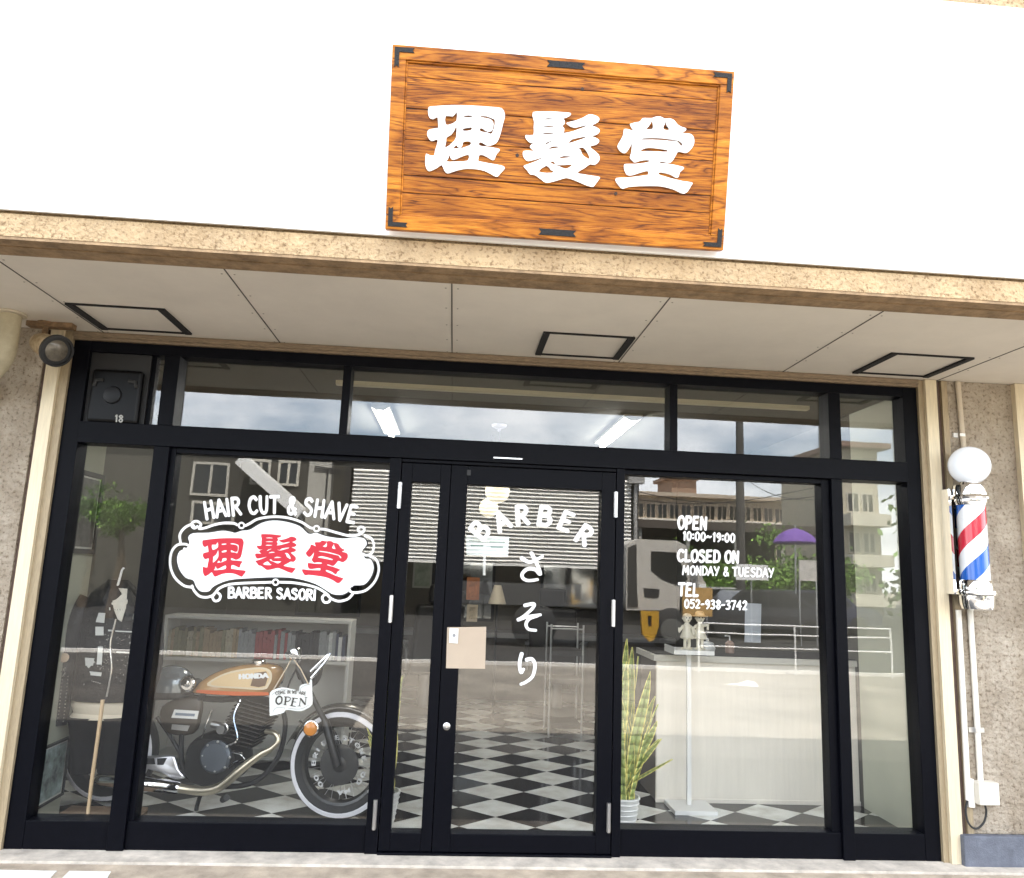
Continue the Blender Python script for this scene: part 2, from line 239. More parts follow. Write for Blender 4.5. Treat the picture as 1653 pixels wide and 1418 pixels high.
# ------------------------------------------------------------------ mesh helpers
OFF = {}
class MB:
    def __init__(s): s.v = []; s.f = []; s.m = []; s.mi = 0
    def add(s, vs, fs):
        b = len(s.v); s.v += [Vector(v) for v in vs]; s.f += [tuple(b+i for i in f) for f in fs]; s.m += [s.mi]*len(fs); return s
    def box(s, a, b):
        x0, x1 = sorted((a[0], b[0])); y0, y1 = sorted((a[1], b[1])); z0, z1 = sorted((a[2], b[2]))
        return s.add([(x0,y0,z0),(x1,y0,z0),(x1,y1,z0),(x0,y1,z0),(x0,y0,z1),(x1,y0,z1),(x1,y1,z1),(x0,y1,z1)],
                     [(0,3,2,1),(4,5,6,7),(0,1,5,4),(1,2,6,5),(2,3,7,6),(3,0,4,7)])
    def obox(s, o, ax, ay, az):          # box from corner o with edge vectors
        o, ax, ay, az = map(Vector, (o, ax, ay, az))
        return s.add([o,o+ax,o+ax+ay,o+ay,o+az,o+ax+az,o+ax+ay+az,o+ay+az],[(0,3,2,1),(4,5,6,7),(0,1,5,4),(1,2,6,5),(2,3,7,6),(3,0,4,7)])
    def tube(s, pts, r, n=10, cap=True):
        pts = [Vector(p) for p in pts]; k = len(pts); rs = r if isinstance(r, (list, tuple)) else [r]*k
        rings = []; ref = None
        for i, p in enumerate(pts):
            t = (pts[min(i+1, k-1)]-pts[max(i-1, 0)]).normalized()
            if ref is None: ref = Vector((0, 0, 1)) if abs(t.z) < .9 else Vector((1, 0, 0))
            a = (ref - t*ref.dot(t))
            if a.length < 1e-4: a = t.orthogonal()
            a.normalize(); ref = a; b = t.cross(a)
            rings.append([p + (a*math.cos(2*math.pi*j/n)+b*math.sin(2*math.pi*j/n))*rs[i] for j in range(n)])
        return s.rings(rings, cap)
    def rings(s, rings, cap=True):
        n = len(rings[0]); vs = [v for r in rings for v in r]; fs = []
        for i in range(len(rings)-1):
            for j in range(n): fs.append((i*n+j, i*n+(j+1)%n, (i+1)*n+(j+1)%n, (i+1)*n+j))
        if cap: fs.append(tuple(reversed(range(n)))); fs.append(tuple(range((len(rings)-1)*n, len(rings)*n)))
        return s.add(vs, fs)
    def lathe(s, c, prof, n=28, axis=(0, 0, 1)):
        c = Vector(c); q = Vector(axis).normalized().to_track_quat('Z', 'Y')
        return s.rings([[c + q @ Vector((r*math.cos(2*math.pi*j/n), r*math.sin(2*math.pi*j/n), z)) for j in range(n)] for r, z in prof])
    def sphere(s, c, r, n=16, sc=(1, 1, 1)):
        c = Vector(c); k = n//2
        return s.rings([[c + Vector((math.sin(math.pi*(i+.02)/(k+.04))*math.cos(2*math.pi*j/n)*r*sc[0], math.sin(math.pi*(i+.02)/(k+.04))*math.sin(2*math.pi*j/n)*r*sc[1], -math.cos(math.pi*(i+.02)/(k+.04))*r*sc[2])) for j in range(n)] for i in range(k+1)])
    def prism(s, loops, d):               # loops: outer + holes of 3-D points (planar); d: thickness vector (front minus back)
        d = Vector(d); loops = [[Vector(p) for p in l] for l in loops]
        tri = tessellate_polygon(loops); flat = [p for l in loops for p in l]
        s.add(flat, [tuple(t) for t in tri]); s.add([p-d for p in flat], [tuple(reversed(t)) for t in tri])
        for l in loops:
            n = len(l); s.add(l+[p-d for p in l], [(i, (i+1) % n, n+(i+1) % n, n+i) for i in range(n)])
        return s
    def pillow(s, loop, d, steps=((0, .86), (.12, .95), (.3, 1), (.7, 1), (.88, .95), (1, .86))):
        loop = [Vector(p) for p in loop]; c = sum(loop, Vector())/len(loop); d = Vector(d)
        return s.rings([[c+(p-c)*k - d*.5 + d*a for p in loop] for a, k in steps])
    def build(s, name, m, parent=None, smooth=False, loc=None, props=None):
        ms = m if isinstance(m, (list, tuple)) else [m]
        base = OFF[parent.name] if parent else Vector((0, 0, 0))
        if loc is not None: base = Vector(loc)
        me = bpy.data.meshes.new(name); me.from_pydata([v-base for v in s.v], [], s.f); me.update()
        bm = bmesh.new(); bm.from_mesh(me); bmesh.ops.recalc_face_normals(bm, faces=bm.faces); bm.to_mesh(me); bm.free()
        for x in ms: me.materials.append(x)
        for p, i in zip(me.polygons, s.m): p.material_index = i
        if smooth:
            for p in me.polygons: p.use_smooth = True
            me.set_sharp_from_angle(angle=R(38))
        o = bpy.data.objects.new(name, me); COL.objects.link(o)
        if parent:
            o.parent = parent; o.location = base-OFF[parent.name]
        else: o.location = base
        OFF[o.name] = base
        if props:
            for k, v in props.items(): o[k] = v
        return o

def tag(o, label, cat, group=None):
    o['label'] = label; o['category'] = cat
    if group: o['group'] = group
    return o
def thing(name, label, cat, loc=(0, 0, 0), group=None):
    o = bpy.data.objects.new(name, None); COL.objects.link(o); o.location = loc; o.empty_display_size = .1
    OFF[o.name] = Vector(loc); return tag(o, label, cat, group)
def struct(o): o['kind'] = 'structure'; return o
def bevel(o, wd=.004, seg=2):
    m = o.modifiers.new('edge', 'BEVEL'); m.width = wd; m.segments = seg; m.limit_method = 'ANGLE'; return o
def copy_tree(o, parent=None):
    c = o.copy(); COL.objects.link(c)
    if parent: c.parent = parent
    for ch in list(o.children): copy_tree(ch, c)
    return c
def smoothline(pts, k=6):
    pts = [Vector((*p, 0)) if len(p) == 2 else Vector(p) for p in pts]
    if len(pts) < 3: return pts
    q = [pts[0]*2-pts[1]]+pts+[pts[-1]*2-pts[-2]]; o = []
    for i in range(1, len(q)-2):
        a, b, c, d = q[i-1:i+3]
        for j in range(k):
            t = j/k; o.append(.5*((2*b)+(c-a)*t+(2*a-5*b+4*c-d)*t*t+(3*b-a-3*c+d)*t**3))
    return o+[pts[-1]]
def closed(pts, k=4):
    pts = [Vector((*p, 0)) for p in pts]; n = len(pts); o = []
    for i in range(n):
        a, b, c, d = pts[i-1], pts[i], pts[(i+1) % n], pts[(i+2) % n]
        for j in range(k):
            t = j/k; o.append(.5*((2*b)+(c-a)*t+(2*a-5*b+4*c-d)*t*t+(3*b-a-3*c+d)*t**3))
    return o
def ribbon(pts, w0, w1=None, round_=True):
    """2-D outline of a brush stroke"""
    w1 = w0 if w1 is None else w1; n = len(pts); Lf = []; Rt = []
    for i, p in enumerate(pts):
        t = (pts[min(i+1, n-1)]-pts[max(i-1, 0)]); t = t.normalized() if t.length else Vector((1, 0, 0)); nn = Vector((-t.y, t.x, 0)); ww = (w0+(w1-w0)*i/max(1, n-1))/2
        Lf.append(p+nn*ww); Rt.append(p-nn*ww)
    out = Lf
    if round_:
        t = (pts[-1]-pts[-2]).normalized(); out = out+[pts[-1]+t*w1*.4]
    out = out+Rt[::-1]
    if round_:
        t = (pts[0]-pts[1]).normalized(); out = out+[pts[0]+t*w0*.4]
    return out

# hand-lettered brush alphabet: strokes in a cap-height box, y up
FONT = {
 'A': [[(.02,0),(.33,1)],[(.33,1),(.66,0)],[(.14,.34),(.56,.36)]],
 'B': [[(.08,-.02),(.1,1)],[(.08,.98),(.45,.98),(.54,.76),(.4,.57),(.12,.54)],[(.12,.54),(.5,.5),(.62,.26),(.46,.03),(.08,.02)]],
 'C': [[(.58,.82),(.42,.98),(.18,.86),(.07,.48),(.18,.1),(.4,.01),(.6,.16)]],
 'D': [[(.08,0),(.1,1)],[(.06,.99),(.42,.92),(.6,.55),(.48,.12),(.08,.02)]],
 'E': [[(.08,0),(.1,1)],[(.1,.98),(.54,1)],[(.1,.52),(.46,.54)],[(.08,.02),(.56,.04)]],
 'H': [[(.08,-.02),(.1,1)],[(.56,0),(.55,1.02)],[(.1,.48),(.55,.55)]],
 'I': [[(.1,0),(.1,1)]],
 'L': [[(.1,0),(.1,1)],[(.1,.03),(.52,.06)]],
 'M': [[(.04,0),(.14,1)],[(.14,1),(.38,.3)],[(.38,.3),(.64,1)],[(.64,1),(.72,0)]],
 'N': [[(.08,0),(.1,1)],[(.1,1),(.54,.02)],[(.54,0),(.56,1)]],
 'O': [[(.34,.99),(.12,.82),(.07,.45),(.2,.06),(.42,.03),(.6,.3),(.6,.68),(.46,.96),(.34,.99)]],
 'P': [[(.1,0),(.1,1)],[(.08,.98),(.46,.96),(.56,.72),(.42,.5),(.12,.46)]],
 'R': [[(.1,-.02),(.1,1)],[(.08,.98),(.44,.96),(.54,.75),(.4,.54),(.12,.5)],[(.28,.5),(.62,0)]],
 'S': [[(.52,.86),(.36,.99),(.14,.9),(.12,.68),(.36,.52),(.54,.34),(.48,.08),(.26,.0),(.07,.14)]],
 'T': [[(.0,.97),(.6,1.0)],[(.3,.98),(.3,0)]],
 'U': [[(.08,1),(.1,.3),(.3,.01),(.5,.2),(.55,1)]],
 'V': [[(.03,1),(.32,0)],[(.32,0),(.6,1)]],
 'W': [[(.02,1),(.2,0)],[(.2,0),(.4,.8)],[(.4,.8),(.6,0)],[(.6,0),(.78,1)]],
 'Y': [[(.03,1),(.3,.5)],[(.58,1),(.26,.0)]],
 '&': [[(.62,.02),(.24,.66),(.26,.94),(.44,.92),(.42,.66),(.14,.36),(.14,.08),(.36,.0),(.6,.32)]],
 '0': [[(.28,.99),(.1,.75),(.1,.25),(.28,.01),(.46,.25),(.46,.75),(.28,.99)]],
 '1': [[(.08,.8),(.2,1)],[(.2,1),(.2,0)]],
 '2': [[(.08,.78),(.24,.99),(.44,.82),(.36,.5),(.08,.04)],[(.08,.04),(.5,.06)]],
 '3': [[(.08,.9),(.3,.98),(.44,.78),(.22,.54)],[(.22,.54),(.46,.36),(.36,.04),(.06,.06)]],
 '4': [[(.38,0),(.4,1)],[(.4,1),(.04,.36)],[(.04,.34),(.54,.38)]],
 '5': [[(.46,.98),(.12,.97)],[(.12,.97),(.1,.56)],[(.1,.56),(.36,.58),(.46,.3),(.3,.03),(.06,.08)]],
 '7': [[(.06,.97),(.48,.97)],[(.48,.97),(.2,0)]],
 '8': [[(.28,.99),(.1,.8),(.28,.55),(.46,.28),(.28,.0),(.1,.24),(.28,.52),(.46,.78),(.28,.99)]],
 '9': [[(.44,.7),(.26,.46),(.08,.7),(.26,.98),(.44,.76),(.42,.3),(.22,0)]],
 ':': [[(.1,.24),(.11,.34)],[(.1,.66),(.11,.76)]],
 '-': [[(.05,.46),(.34,.5)]],
 '~': [[(.04,.42),(.2,.6),(.38,.44),(.56,.58)]],
}
ADV = {'I': .26, ' ': .34, '1': .36, ':': .24, '-': .42, 'M': .84, 'W': .86, '~': .66, 'L': .58, '0': .58, '2': .58, '3': .56, '5': .56, '7': .56, '8': .58, '9': .56, '4': .62}
def strip3(mb, pts, w0, w1, to3, d, k=0):
    """brush stroke laid as one continuous band, so that it may cross itself"""
    n = len(pts); pts = [Vector(p) for p in pts]; dd = Vector(d); u = dd.normalized()
    if n > 1:
        a = (pts[0]-pts[1]).normalized()*w0*.35; e = (pts[-1]-pts[-2]).normalized()*w1*.35
        pts = [pts[0]+a]+pts+[pts[-1]+e]; n += 2
    R_ = []
    for i, p in enumerate(pts):
        t = (pts[min(i+1, n-1)]-pts[max(i-1, 0)]); t = t.normalized() if t.length else Vector((1, 0, 0)); nn = Vector((-t.y, t.x, 0)); ww = (w0+(w1-w0)*i/max(1, n-1))/2*(.62 if i in (0, n-1) else 1)
        of = u*(.00015*(k % 5)+.000012*i)
        l, r = to3((p+nn*ww).x, (p+nn*ww).y)+of, to3((p-nn*ww).x, (p-nn*ww).y)+of
        R_.append([l, r, r-dd, l-dd])
    mb.rings(R_)
def text_width(t, sp=.06): return sum(ADV.get(c, .68)+sp for c in t)-sp
def text_strokes(t, wt=.17, sp=.06):
    """list of (char x centre, outline pts)"""
    x = 0; res = []
    for c in t:
        a = ADV.get(c, .68)
        for s in FONT.get(c, []):
            pts = smoothline(s, 5)
            res.append((x, a, [p+Vector((x, 0, 0)) for p in pts]))
        x += a+sp
    return res
def lay_text(mb, t, p0, p1, h, sag, to3, d, wt=.17, sp=.06, eps=.00015):
    """letters along a photo-space baseline p0..p1 with a sag (px, + is up in the middle); to3 maps px to the surface"""
    W = text_width(t, sp); p0 = Vector((*p0, 0)); p1 = Vector((*p1, 0)); k = 0
    D = p1-p0; Ln = D.length; e = D/Ln; nn = Vector((e.y, -e.x, 0))       # up on the photo
    for x, a, loop in text_strokes(t, wt, sp):
        k += 1
        xc = (x+a/2)/W; y0 = 4*sag*xc*(1-xc); ang = math.atan2(4*sag*(1-2*xc), Ln)
        base = p0+D*xc+nn*y0; ee = e*math.cos(ang)+nn*math.sin(ang); nv = nn*math.cos(ang)-e*math.sin(ang)
        def tt(ux, uy):
            lx = (ux-x-a/2)/W*Ln; s = base+ee*lx+nv*(uy*h); return to3(s.x, s.y)
        strip3(mb, loop, wt*1.08, wt*.9, tt, d, k)

KANJI_RI = ((670, 150, 160/1513), [[(200,260),(215,215),(300,205),(560,190),(850,195),(1150,215),(1320,235),(1365,310),(1370,370),(1340,480),(1310,600),(1260,740),(1190,790),(1110,808),(1050,775),(1000,752),(975,770),(985,805),(1060,820),(1180,835),(1285,858),(1285,890),(1240,940),(1215,1010),(1180,1025),(1120,990),(1040,950),(985,948),(970,985),(965,1040),(1000,1050),(1150,1080),(1320,1110),(1365,1135),(1360,1170),(1300,1230),(1265,1275),(1220,1275),(1120,1220),(1000,1175),(800,1158),(640,1185),(520,1225),(475,1220),(445,1180),(405,1100),(330,1150),(240,1190),(200,1190),(165,1130),(155,1050),(165,940),(185,935),(230,955),(290,955),(305,880),(335,790),(345,715),(290,725),(240,730),(195,670),(185,620),(200,575),(240,555),(340,540),(355,520),(345,380),(335,370),(270,400),(220,375),(200,310)],
 [(465,350),(575,360),(635,290),(632,430),(510,490),(465,470)],[(632,510),(632,640),(600,730),(460,845),(475,740),(480,680),(550,640),(600,570)],
 [(750,345),(870,345),(865,370),(755,372)],[(735,545),(850,525),(870,550),(840,575),(740,582)],
 [(1000,350),(1090,355),(1180,390),(1220,420),(1210,520),(1190,580),(1160,630),(1100,605),(1000,590),(990,545),(1020,540),(1060,565),(1110,590),(1170,580),(1195,510),(1190,440),(1140,400),(1050,380),(1000,370)],
 [(580,850),(630,795),(655,830),(700,832),(725,790),(740,745),(830,740),(855,765),(840,800),(780,822),(715,845),(640,850)],
 [(530,940),(545,1000),(590,1020),(680,985),(815,940),(805,1035),(640,1050),(470,1050),(500,1015)]])
KANJI_HATSU = ((830, 160, 160/1513), [[(285,215),(320,195),(560,190),(780,205),(860,215),(860,245),(800,280),(750,295),(770,330),(770,380),(735,410),(765,450),(760,500),(740,522),(800,515),(900,490),(1000,455),(1080,425),(1110,405),(1080,403),(1000,420),(930,435),(870,420),(800,375),(830,355),(950,325),(1060,280),(1130,240),(1200,240),(1270,265),(1300,300),(1290,340),(1240,375),(1180,400),(1250,430),(1305,470),(1295,515),(1240,550),(1170,562),(1240,590),(1295,625),(1290,665),(1240,700),(1155,725),(1220,785),(1290,850),(1305,910),(1285,960),(1230,1005),(1160,995),(1080,1050),(960,1125),(1060,1150),(1180,1170),(1300,1190),(1300,1220),(1250,1290),(1215,1335),(1160,1335),(1060,1300),(920,1240),(800,1205),(700,1230),(560,1270),(480,1275),(420,1235),(340,1175),(290,1155),(245,1150),(200,1090),(145,1025),(200,1000),(330,950),(470,880),(330,920),(210,945),(160,910),(135,850),(145,795),(240,790),(310,792),(260,755),(245,715),(290,680),(350,660),(260,670),(210,640),(175,590),(180,550),(295,548),(300,420),(305,340),(285,270)],
 [(420,310),(520,288),(630,308),(520,316)],[(415,425),(530,403),(635,418),(530,430)],[(425,535),(470,515),(600,516),(595,532),(480,542)],[(465,695),(520,650),(600,632),(540,664),(490,697)],[(515,765),(590,722),(670,725),(685,740),(600,754)],
 [(755,640),(830,660),(880,615),(1000,585),(1100,572),(1080,595),(980,630),(860,670),(810,667)],[(980,750),(1050,740),(1110,800),(1155,890),(1140,915),(1090,890),(1040,850),(1015,780)],[(680,905),(760,866),(885,882),(800,898)],
 [(550,970),(600,950),(640,1000),(760,1005),(890,1000),(830,1050),(780,1065),(690,1030),(600,995)],[(370,1105),(495,1015),(560,1080),(615,1118),(500,1130)]])
KANJI_DO = ((980, 175, 160/1513), [[(260,320),(320,320),(405,340),(350,240),(480,210),(520,180),(545,150),(620,150),(690,150),(740,130),(820,128),(880,160),(950,155),(1020,180),(1080,250),(1150,290),(1205,305),(1200,340),(1145,375),(1240,385),(1290,400),(1325,450),(1330,530),(1300,600),(1240,665),(1190,680),(1090,660),(1060,700),(1020,770),(980,820),(930,832),(860,815),(800,812),(810,835),(950,850),(1100,880),(1170,900),(1165,930),(1110,980),(1090,1050),(1040,1050),(970,1010),(880,985),(800,975),(790,1010),(880,1040),(1020,1080),(1150,1110),(1300,1135),(1285,1180),(1230,1270),(1180,1300),(1120,1290),(1020,1240),(850,1195),(700,1185),(500,1188),(330,1200),(240,1228),(190,1190),(140,1120),(140,1065),(280,1060),(420,1045),(600,1020),(630,1010),(630,960),(560,965),(450,1000),(380,1020),(310,1015),(270,950),(260,870),(290,850),(420,850),(560,835),(640,815),(640,790),(560,790),(490,805),(430,825),(390,800),(350,750),(370,680),(380,600),(378,530),(355,580),(310,655),(265,685),(210,660),(165,600),(170,550),(210,480),(250,400)],
 [(684,180),(700,230),(705,290),(685,318),(595,318),(640,270),(670,220)],[(888,190),(910,250),(955,330),(870,325),(860,285),(880,240)],
 [(505,475),(560,455),(760,450),(920,465),(1060,485),(1120,510),(1155,550),(1130,575),(1110,550),(1060,502),(980,500),(850,487),(700,480),(560,480)],[(510,655),(550,620),(640,600),(780,612),(920,635),(930,655),(900,665),(760,660),(600,655)]])

# ================================================================== setting
g = MB(); g.box((-150, -200, -.3), (150, -.604, -.03)); struct(g.build('road', MK['asphalt']))
g = MB(); g.box((-8, -.60, -.3), (9, -.2, -.012)); struct(g.build('pavement', MK['pave']))
g = MB(); g.box((-8, -.194, -.3), (9, .16, 0)); struct(g.build('doorstep', MK['concrete']))
def ground_mark(pts, name='ground_marking'):
    m = MB(); m.prism([[Vector((p.x, p.y, -.008)) for p in pts]], (0, 0, .003)); return struct(m.build(name, MK['paint']))
ground_mark([PZ(-20, 1404, -.008), PZ(92, 1406, -.008), PZ(68, 1430, -.008), PZ(-20, 1428, -.008)])
ground_mark([PZ(112, 1406, -.008), PZ(179, 1407, -.008), PZ(166, 1430, -.008), PZ(88, 1430, -.008)])
def road_mark(pts):
    m = MB(); m.prism([[Vector((p.x, p.y, -.024)) for p in pts]], (0, 0, .003)); return struct(m.build('road_marking', MK['paint']))
road_mark([MG(1172, 1104), MG(1228, 1108), MG(1222, 1101), MG(1208, 1097), MG(1200, 1101)])
g = MB(); g.box((-40, -9.32, -.1), (40, -9.25, .03)); struct(g.build('kerb', mat('pale_kerb', (.72, .7, .66), .8, var=.15)))
g = MB(); g.box((-40, -200, -.1), (40, -9.33, .0)); struct(g.build('far_pavement', mat('far_paving', (.026, .024, .021), .9, var=.3, vscale=.5)))

m = MB(); m.box((-30, -9.2, -.1), (-.95, -2.552, -.026)); struct(m.build('darkening_patch', mat('darkening_ground', (.062, .055, .046), .9, var=.4, vscale=1.2, bump=.4, bscale=80)))  # added dark sheet, dims the ground reflected in the left panes
m = MB(); m.box((-8, -2.55, -.1), (9, -.606, -.0255)); struct(m.build('shade_sheet', mat('painted_shade', (.06, .055, .048), .85, var=.4, vscale=1.5, bump=.3, bscale=70)))  # added dark sheet, deepens the shaded ground mirrored in the glass
# interior shell
FZ = .02
g = MB(); g.box((-2.9, .14, -.2), (3.06, 7.2, FZ)); struct(g.build('floor', checker_floor(), loc=(0, 0, FZ)))
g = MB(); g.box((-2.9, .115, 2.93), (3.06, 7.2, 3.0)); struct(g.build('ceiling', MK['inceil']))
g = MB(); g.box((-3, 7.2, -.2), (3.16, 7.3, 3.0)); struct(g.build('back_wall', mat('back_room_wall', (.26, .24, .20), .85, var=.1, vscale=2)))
dkw = mat('shaded_room_wall', (.10, .095, .08), .85, var=.1, vscale=2)  # deep walls coloured dark for the shade away from the window
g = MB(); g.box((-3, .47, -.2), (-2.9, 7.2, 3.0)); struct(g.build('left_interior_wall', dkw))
g = MB(); g.box((-2.95, .115, -.2), (-2.335, .469, 2.928)); struct(g.build('left_wall_window_end', MK['inwall']))
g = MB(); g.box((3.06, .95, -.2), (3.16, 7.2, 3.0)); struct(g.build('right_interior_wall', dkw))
g = MB(); g.box((3.052, .115, -.2), (3.16, .949, 2.928)); struct(g.build('right_wall_lit_end', mat('window_lit_wall', (.56, .57, .46), .85, var=.08, vscale=2)))  # right wall near the window, its daylight put into a paler colour

# ================================================================== the shop building
B = thing('shop_building', 'white fronted barber shop with black framed glass shopfront under a tan concrete beam', 'building', (0, 0, 0))
def part(mb, name, m, parent=None, **k): return mb.build(name, m, parent or B, **k)
# fascia, beam, soffit
zj = P(1653, 34, -1.464).z; zpt = P(1653, 14, -1.464).z
m = MB(); m.box((-8, -1.464, 3.142), (9, -1.452, zj-.003)); m.box((-8, -1.464, zj+.003), (9, -1.452, zpt)); m.box((-8, -1.466, 3.078), (9, -1.452, 3.1405))
fa = part(m, 'fascia_panel', MK['white_panel'])
m = MB(); m.box((-8, -1.45, zpt+.004), (9, -1.2, 5.0)); part(m, 'parapet', MK['beam'])
m = MB(); m.box((-8, -1.45, 2.962), (9, -1.25, 3.066)); m.box((-8, -1.43, 3.0665), (9, -1.25, zpt+.003)); part(m, 'lintel_beam', MK['beam'])
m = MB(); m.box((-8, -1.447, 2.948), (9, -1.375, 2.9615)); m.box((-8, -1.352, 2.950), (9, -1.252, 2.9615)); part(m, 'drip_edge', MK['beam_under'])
sof = MB(); sof.box((-8, -1.249, 2.957), (9, .06, 2.99)); sof = part(sof, 'soffit', MK['soffit'])
m = MB()
for x in (-2.209, -1.145, -.074, .994, 2.079, 3.127): m.box((x-.003, -1.246, 2.9545), (x+.003, -.004, 2.9575))
m.box((-8, -.014, 2.9535), (9, -.002, 2.9575))
part(m, 'board_joint', MK['seam'], sof)
m = MB()
for x in (-2.209, -1.145, -.074, .994, 2.079, 3.127):
    for yy in (-1.17, -.88, -.60, -.32, -.06):
        for d in (-.03, .03): m.lathe((x+d, yy, 2.9572), [(.0055, 0), (.0045, -.0015), (.001, -.0018)], 8)
part(m, 'screw_head', mat('dull_screw', (.30, .27, .22), .6), sof)['kind'] = 'stuff'
for x0, x1 in ((-2.18, -1.65), (.445, .975), (2.50, 3.01)):
    m = MB(); y0, y1 = -.59, -.14; z0, z1 = 2.944, 2.9565
    m.box((x0, y0, z0), (x0+.038, y1, z1)); m.box((x1-.038, y0, z0), (x1, y1, z1))
    m.box((x0+.038, y0, z0+.003), (x1-.038, y0+.012, z1)); m.box((x0+.038, y1-.012, z0+.003), (x1-.038, y1, z1))
    vh = part(m, 'vent_hatch', MK['hatch'], sof)
# slab above, rest of the building
m = MB(); m.box((-8, -1.25, 3.0005), (9, 8, 4.95)); part(m, 'roof_slab', MK['concrete'])
m = MB(); m.box((-8, -.06, -.1), (-2.535, .114, 2.955)); part(m, 'wall', MK['wall'])
m = MB(); m.box((3.185, -.06, .17), (3.63, .114, 2.955)); m.box((3.185, -.05, -.1), (3.63, .114, .1695)); m.box((3.72, -.06, -.1), (9, .114, 2.955)); part(m, 'wall', MK['wall'])
m = MB(); m.box((3.63, -.1, -.01), (3.72, .1, 2.954)); part(m, 'trim_strip', MK['cream'])
p0 = P(1556, 1352, -.11)
m = MB(); m.box((p0.x, -.11, -.05), (3.629, -.061, .168)); m.box((3.721, -.11, -.05), (9, -.061, .168)); bevel(part(m, 'plinth', MK['plinth']), .006)
# reveal strips round the shopfront
for nm, mt, a, b, y in (('trim_strip', 'brown', -2.5345, -2.506, -.045), ('trim_strip', 'cream', -2.5055, -2.433, -.075), ('trim_strip', 'tan', -2.4325, -2.384, -.05),
                        ('trim_strip', 'tan', 2.995, 3.030, -.05), ('trim_strip', 'cream', 3.0305, 3.106, -.075), ('trim_strip', 'brown', 3.1065, 3.146, -.045), ('trim_strip', 'tan', 3.1465, 3.1845, -.065)):
    m = MB(); m.box((a, y, 0.001), (b, .1, 2.953)); part(m, nm, MK[mt])
m = MB(); m.box((-2.3835, -.05, 2.905), (2.9945, .1, 2.922)); m.box((-2.3835, -.06, 2.9225), (2.9945, .1, 2.953)); part(m, 'head_trim', mat('weathered_head', (.27, .20, .13), .7, .1, var=.5, vscale=9, stretch=(3, 3, 30)))
# black aluminium frame
zB, zD, zH, zG, zT, zC, zC2, zb, zA, zE = 0.0, .148, .114, 2.126, 2.242, 2.238, 2.27, 2.40, 2.839, 2.904
fr = MB()
fr.box((-2.383, -.03, 0), (-2.284, .1, zE)); fr.box((2.899, -.03, 0), (2.994, .1, zE))           # outer posts
fr.box((-2.2835, -.03, zA), (2.8985, .1, zE))                                                   # head
fr.box((-2.2835, -.045, zC2), (2.8985, .1, zb))                                                 # transom bar
fr.box((-1.834, -.04, 0), (-1.743, .1, zC2-.0005)); fr.box((2.387, -.04, 0), (2.459, .1, zC2-.0005))  # main mullions
fr.box((-1.834, -.035, zb+.0005), (-1.743, .1, zA-.0005)); fr.box((2.387, -.035, zb+.0005), (2.467, .1, zA-.0005))
for a, b in ((-.745, -.695), (1.337, 1.387)): fr.box((a, -.03, zb+.0005), (b, .1, zA-.0005))
fr.box((-.4195, -.035, 0), (-.3475, .1, zC2-.0005)); fr.box((.9965, -.035, 0), (1.0485, .1, zC2-.0005))   # door jambs
fr.box((-2.2835, -.028, 0), (-1.8345, .1, zD)); fr.box((2.4595, -.028, 0), (2.8985, .1, zD))   # bottom rails
fr.box((-1.7425, -.02, 0), (-.42, .1, zD)); fr.box((1.049, -.02, 0), (2.3865, .1, zD))
fr.box((-1.7425, -.01, zD), (-1.71, .09, zC2-.001)); fr.box((2.334, -.01, zD), (2.3865, .09, zC2-.001))    # slim sashes
fr.box((-1.7095, -.01, zC), (-.42, .09, zC2-.001)); fr.box((1.049, -.01, zC), (2.3335, .09, zC2-.001))
fr.box((-.347, -.025, zT+.006), (.996, .09, zC2-.001)); fr.box((-.347, -.05, 0), (.996, .1, .012))
fr.box((-.052, .0635, .02), (-.03, .07, zT))
fr = part(fr, 'window_frame', MK['black_alu']); bevel(fr, .003)
def pane(a, b, z0, z1, parent, y=.038):
    m = MB(); m.box((a-.004, y, z0-.004), (b+.004, y+.006, z1+.004)); return part(m, 'pane', MK['pane'], parent)
for a, b in ((-2.284, -1.834), (2.459, 2.899)): pane(a, b, zD, zC2, fr)
for a, b in ((-1.71, -.4195), (1.0485, 2.334)): pane(a, b, zD, zC, fr)
for a, b in ((-1.925, -1.834), (-1.743, -.745), (-.695, 1.337), (1.387, 2.387), (2.467, 2.899)): pane(a, b, zb, zA, fr)
m = MB(); m.box((-2.2838, .0, zb+.0005), (-1.925, .06, zA-.0005)); part(m, 'blanking_panel', MK['black'], fr)
m = MB(); m.box((-1.925, .02, zb), (-1.90, .08, zA)); part(m, 'stile', MK['black_alu'], fr)
# doors
def door(a, b, ga, gb, hinge_x, hy):
    m = MB(); y0, y1 = -.032, .06
    m.box((a, y0, .016), (ga, y1, zT)); m.box((gb, y0, .016), (b, y1, zT)); m.box((ga+.0003, y0, zG), (gb-.0003, y1, zT)); m.box((ga+.0003, y0, .016), (gb-.0003, y1, zH))
    d = part(m, 'door', MK['black_alu']); bevel(d, .003)
    pane(ga, gb, zH, zG, d, .02)
    for (px, py) in hy:
        q = P(px, py, -.045); h = MB(); h.box((q.x-.011, -.05, q.z-.078), (q.x+.011, -.0325, q.z+.078)); h.tube([(q.x, -.052, q.z-.08), (q.x, -.052, q.z+.08)], .009, 10)
        part(h, 'hinge', MK['steel'], d, smooth=True)
    return d
door(-.343, -.043, -.278, -.105, -.345, [(645, 800), (631, 983), (605, 1315)])
bd = door(-.039, .992, .064, .904, .994, [(994, 815), (990, 990), (982.5, 1320)])
q = P(721, 1173, -.04); m = MB(); m.lathe((q.x, -.031, q.z), [(.021, 0), (.021, .008), (.016, .011), (.004, .011)], 20, (0, -1, 0)); m.box((q.x-.003, -.0445, q.z-.009), (q.x+.003, -.042, q.z+.009)); part(m, 'lock', MK['steel'], bd, smooth=True)
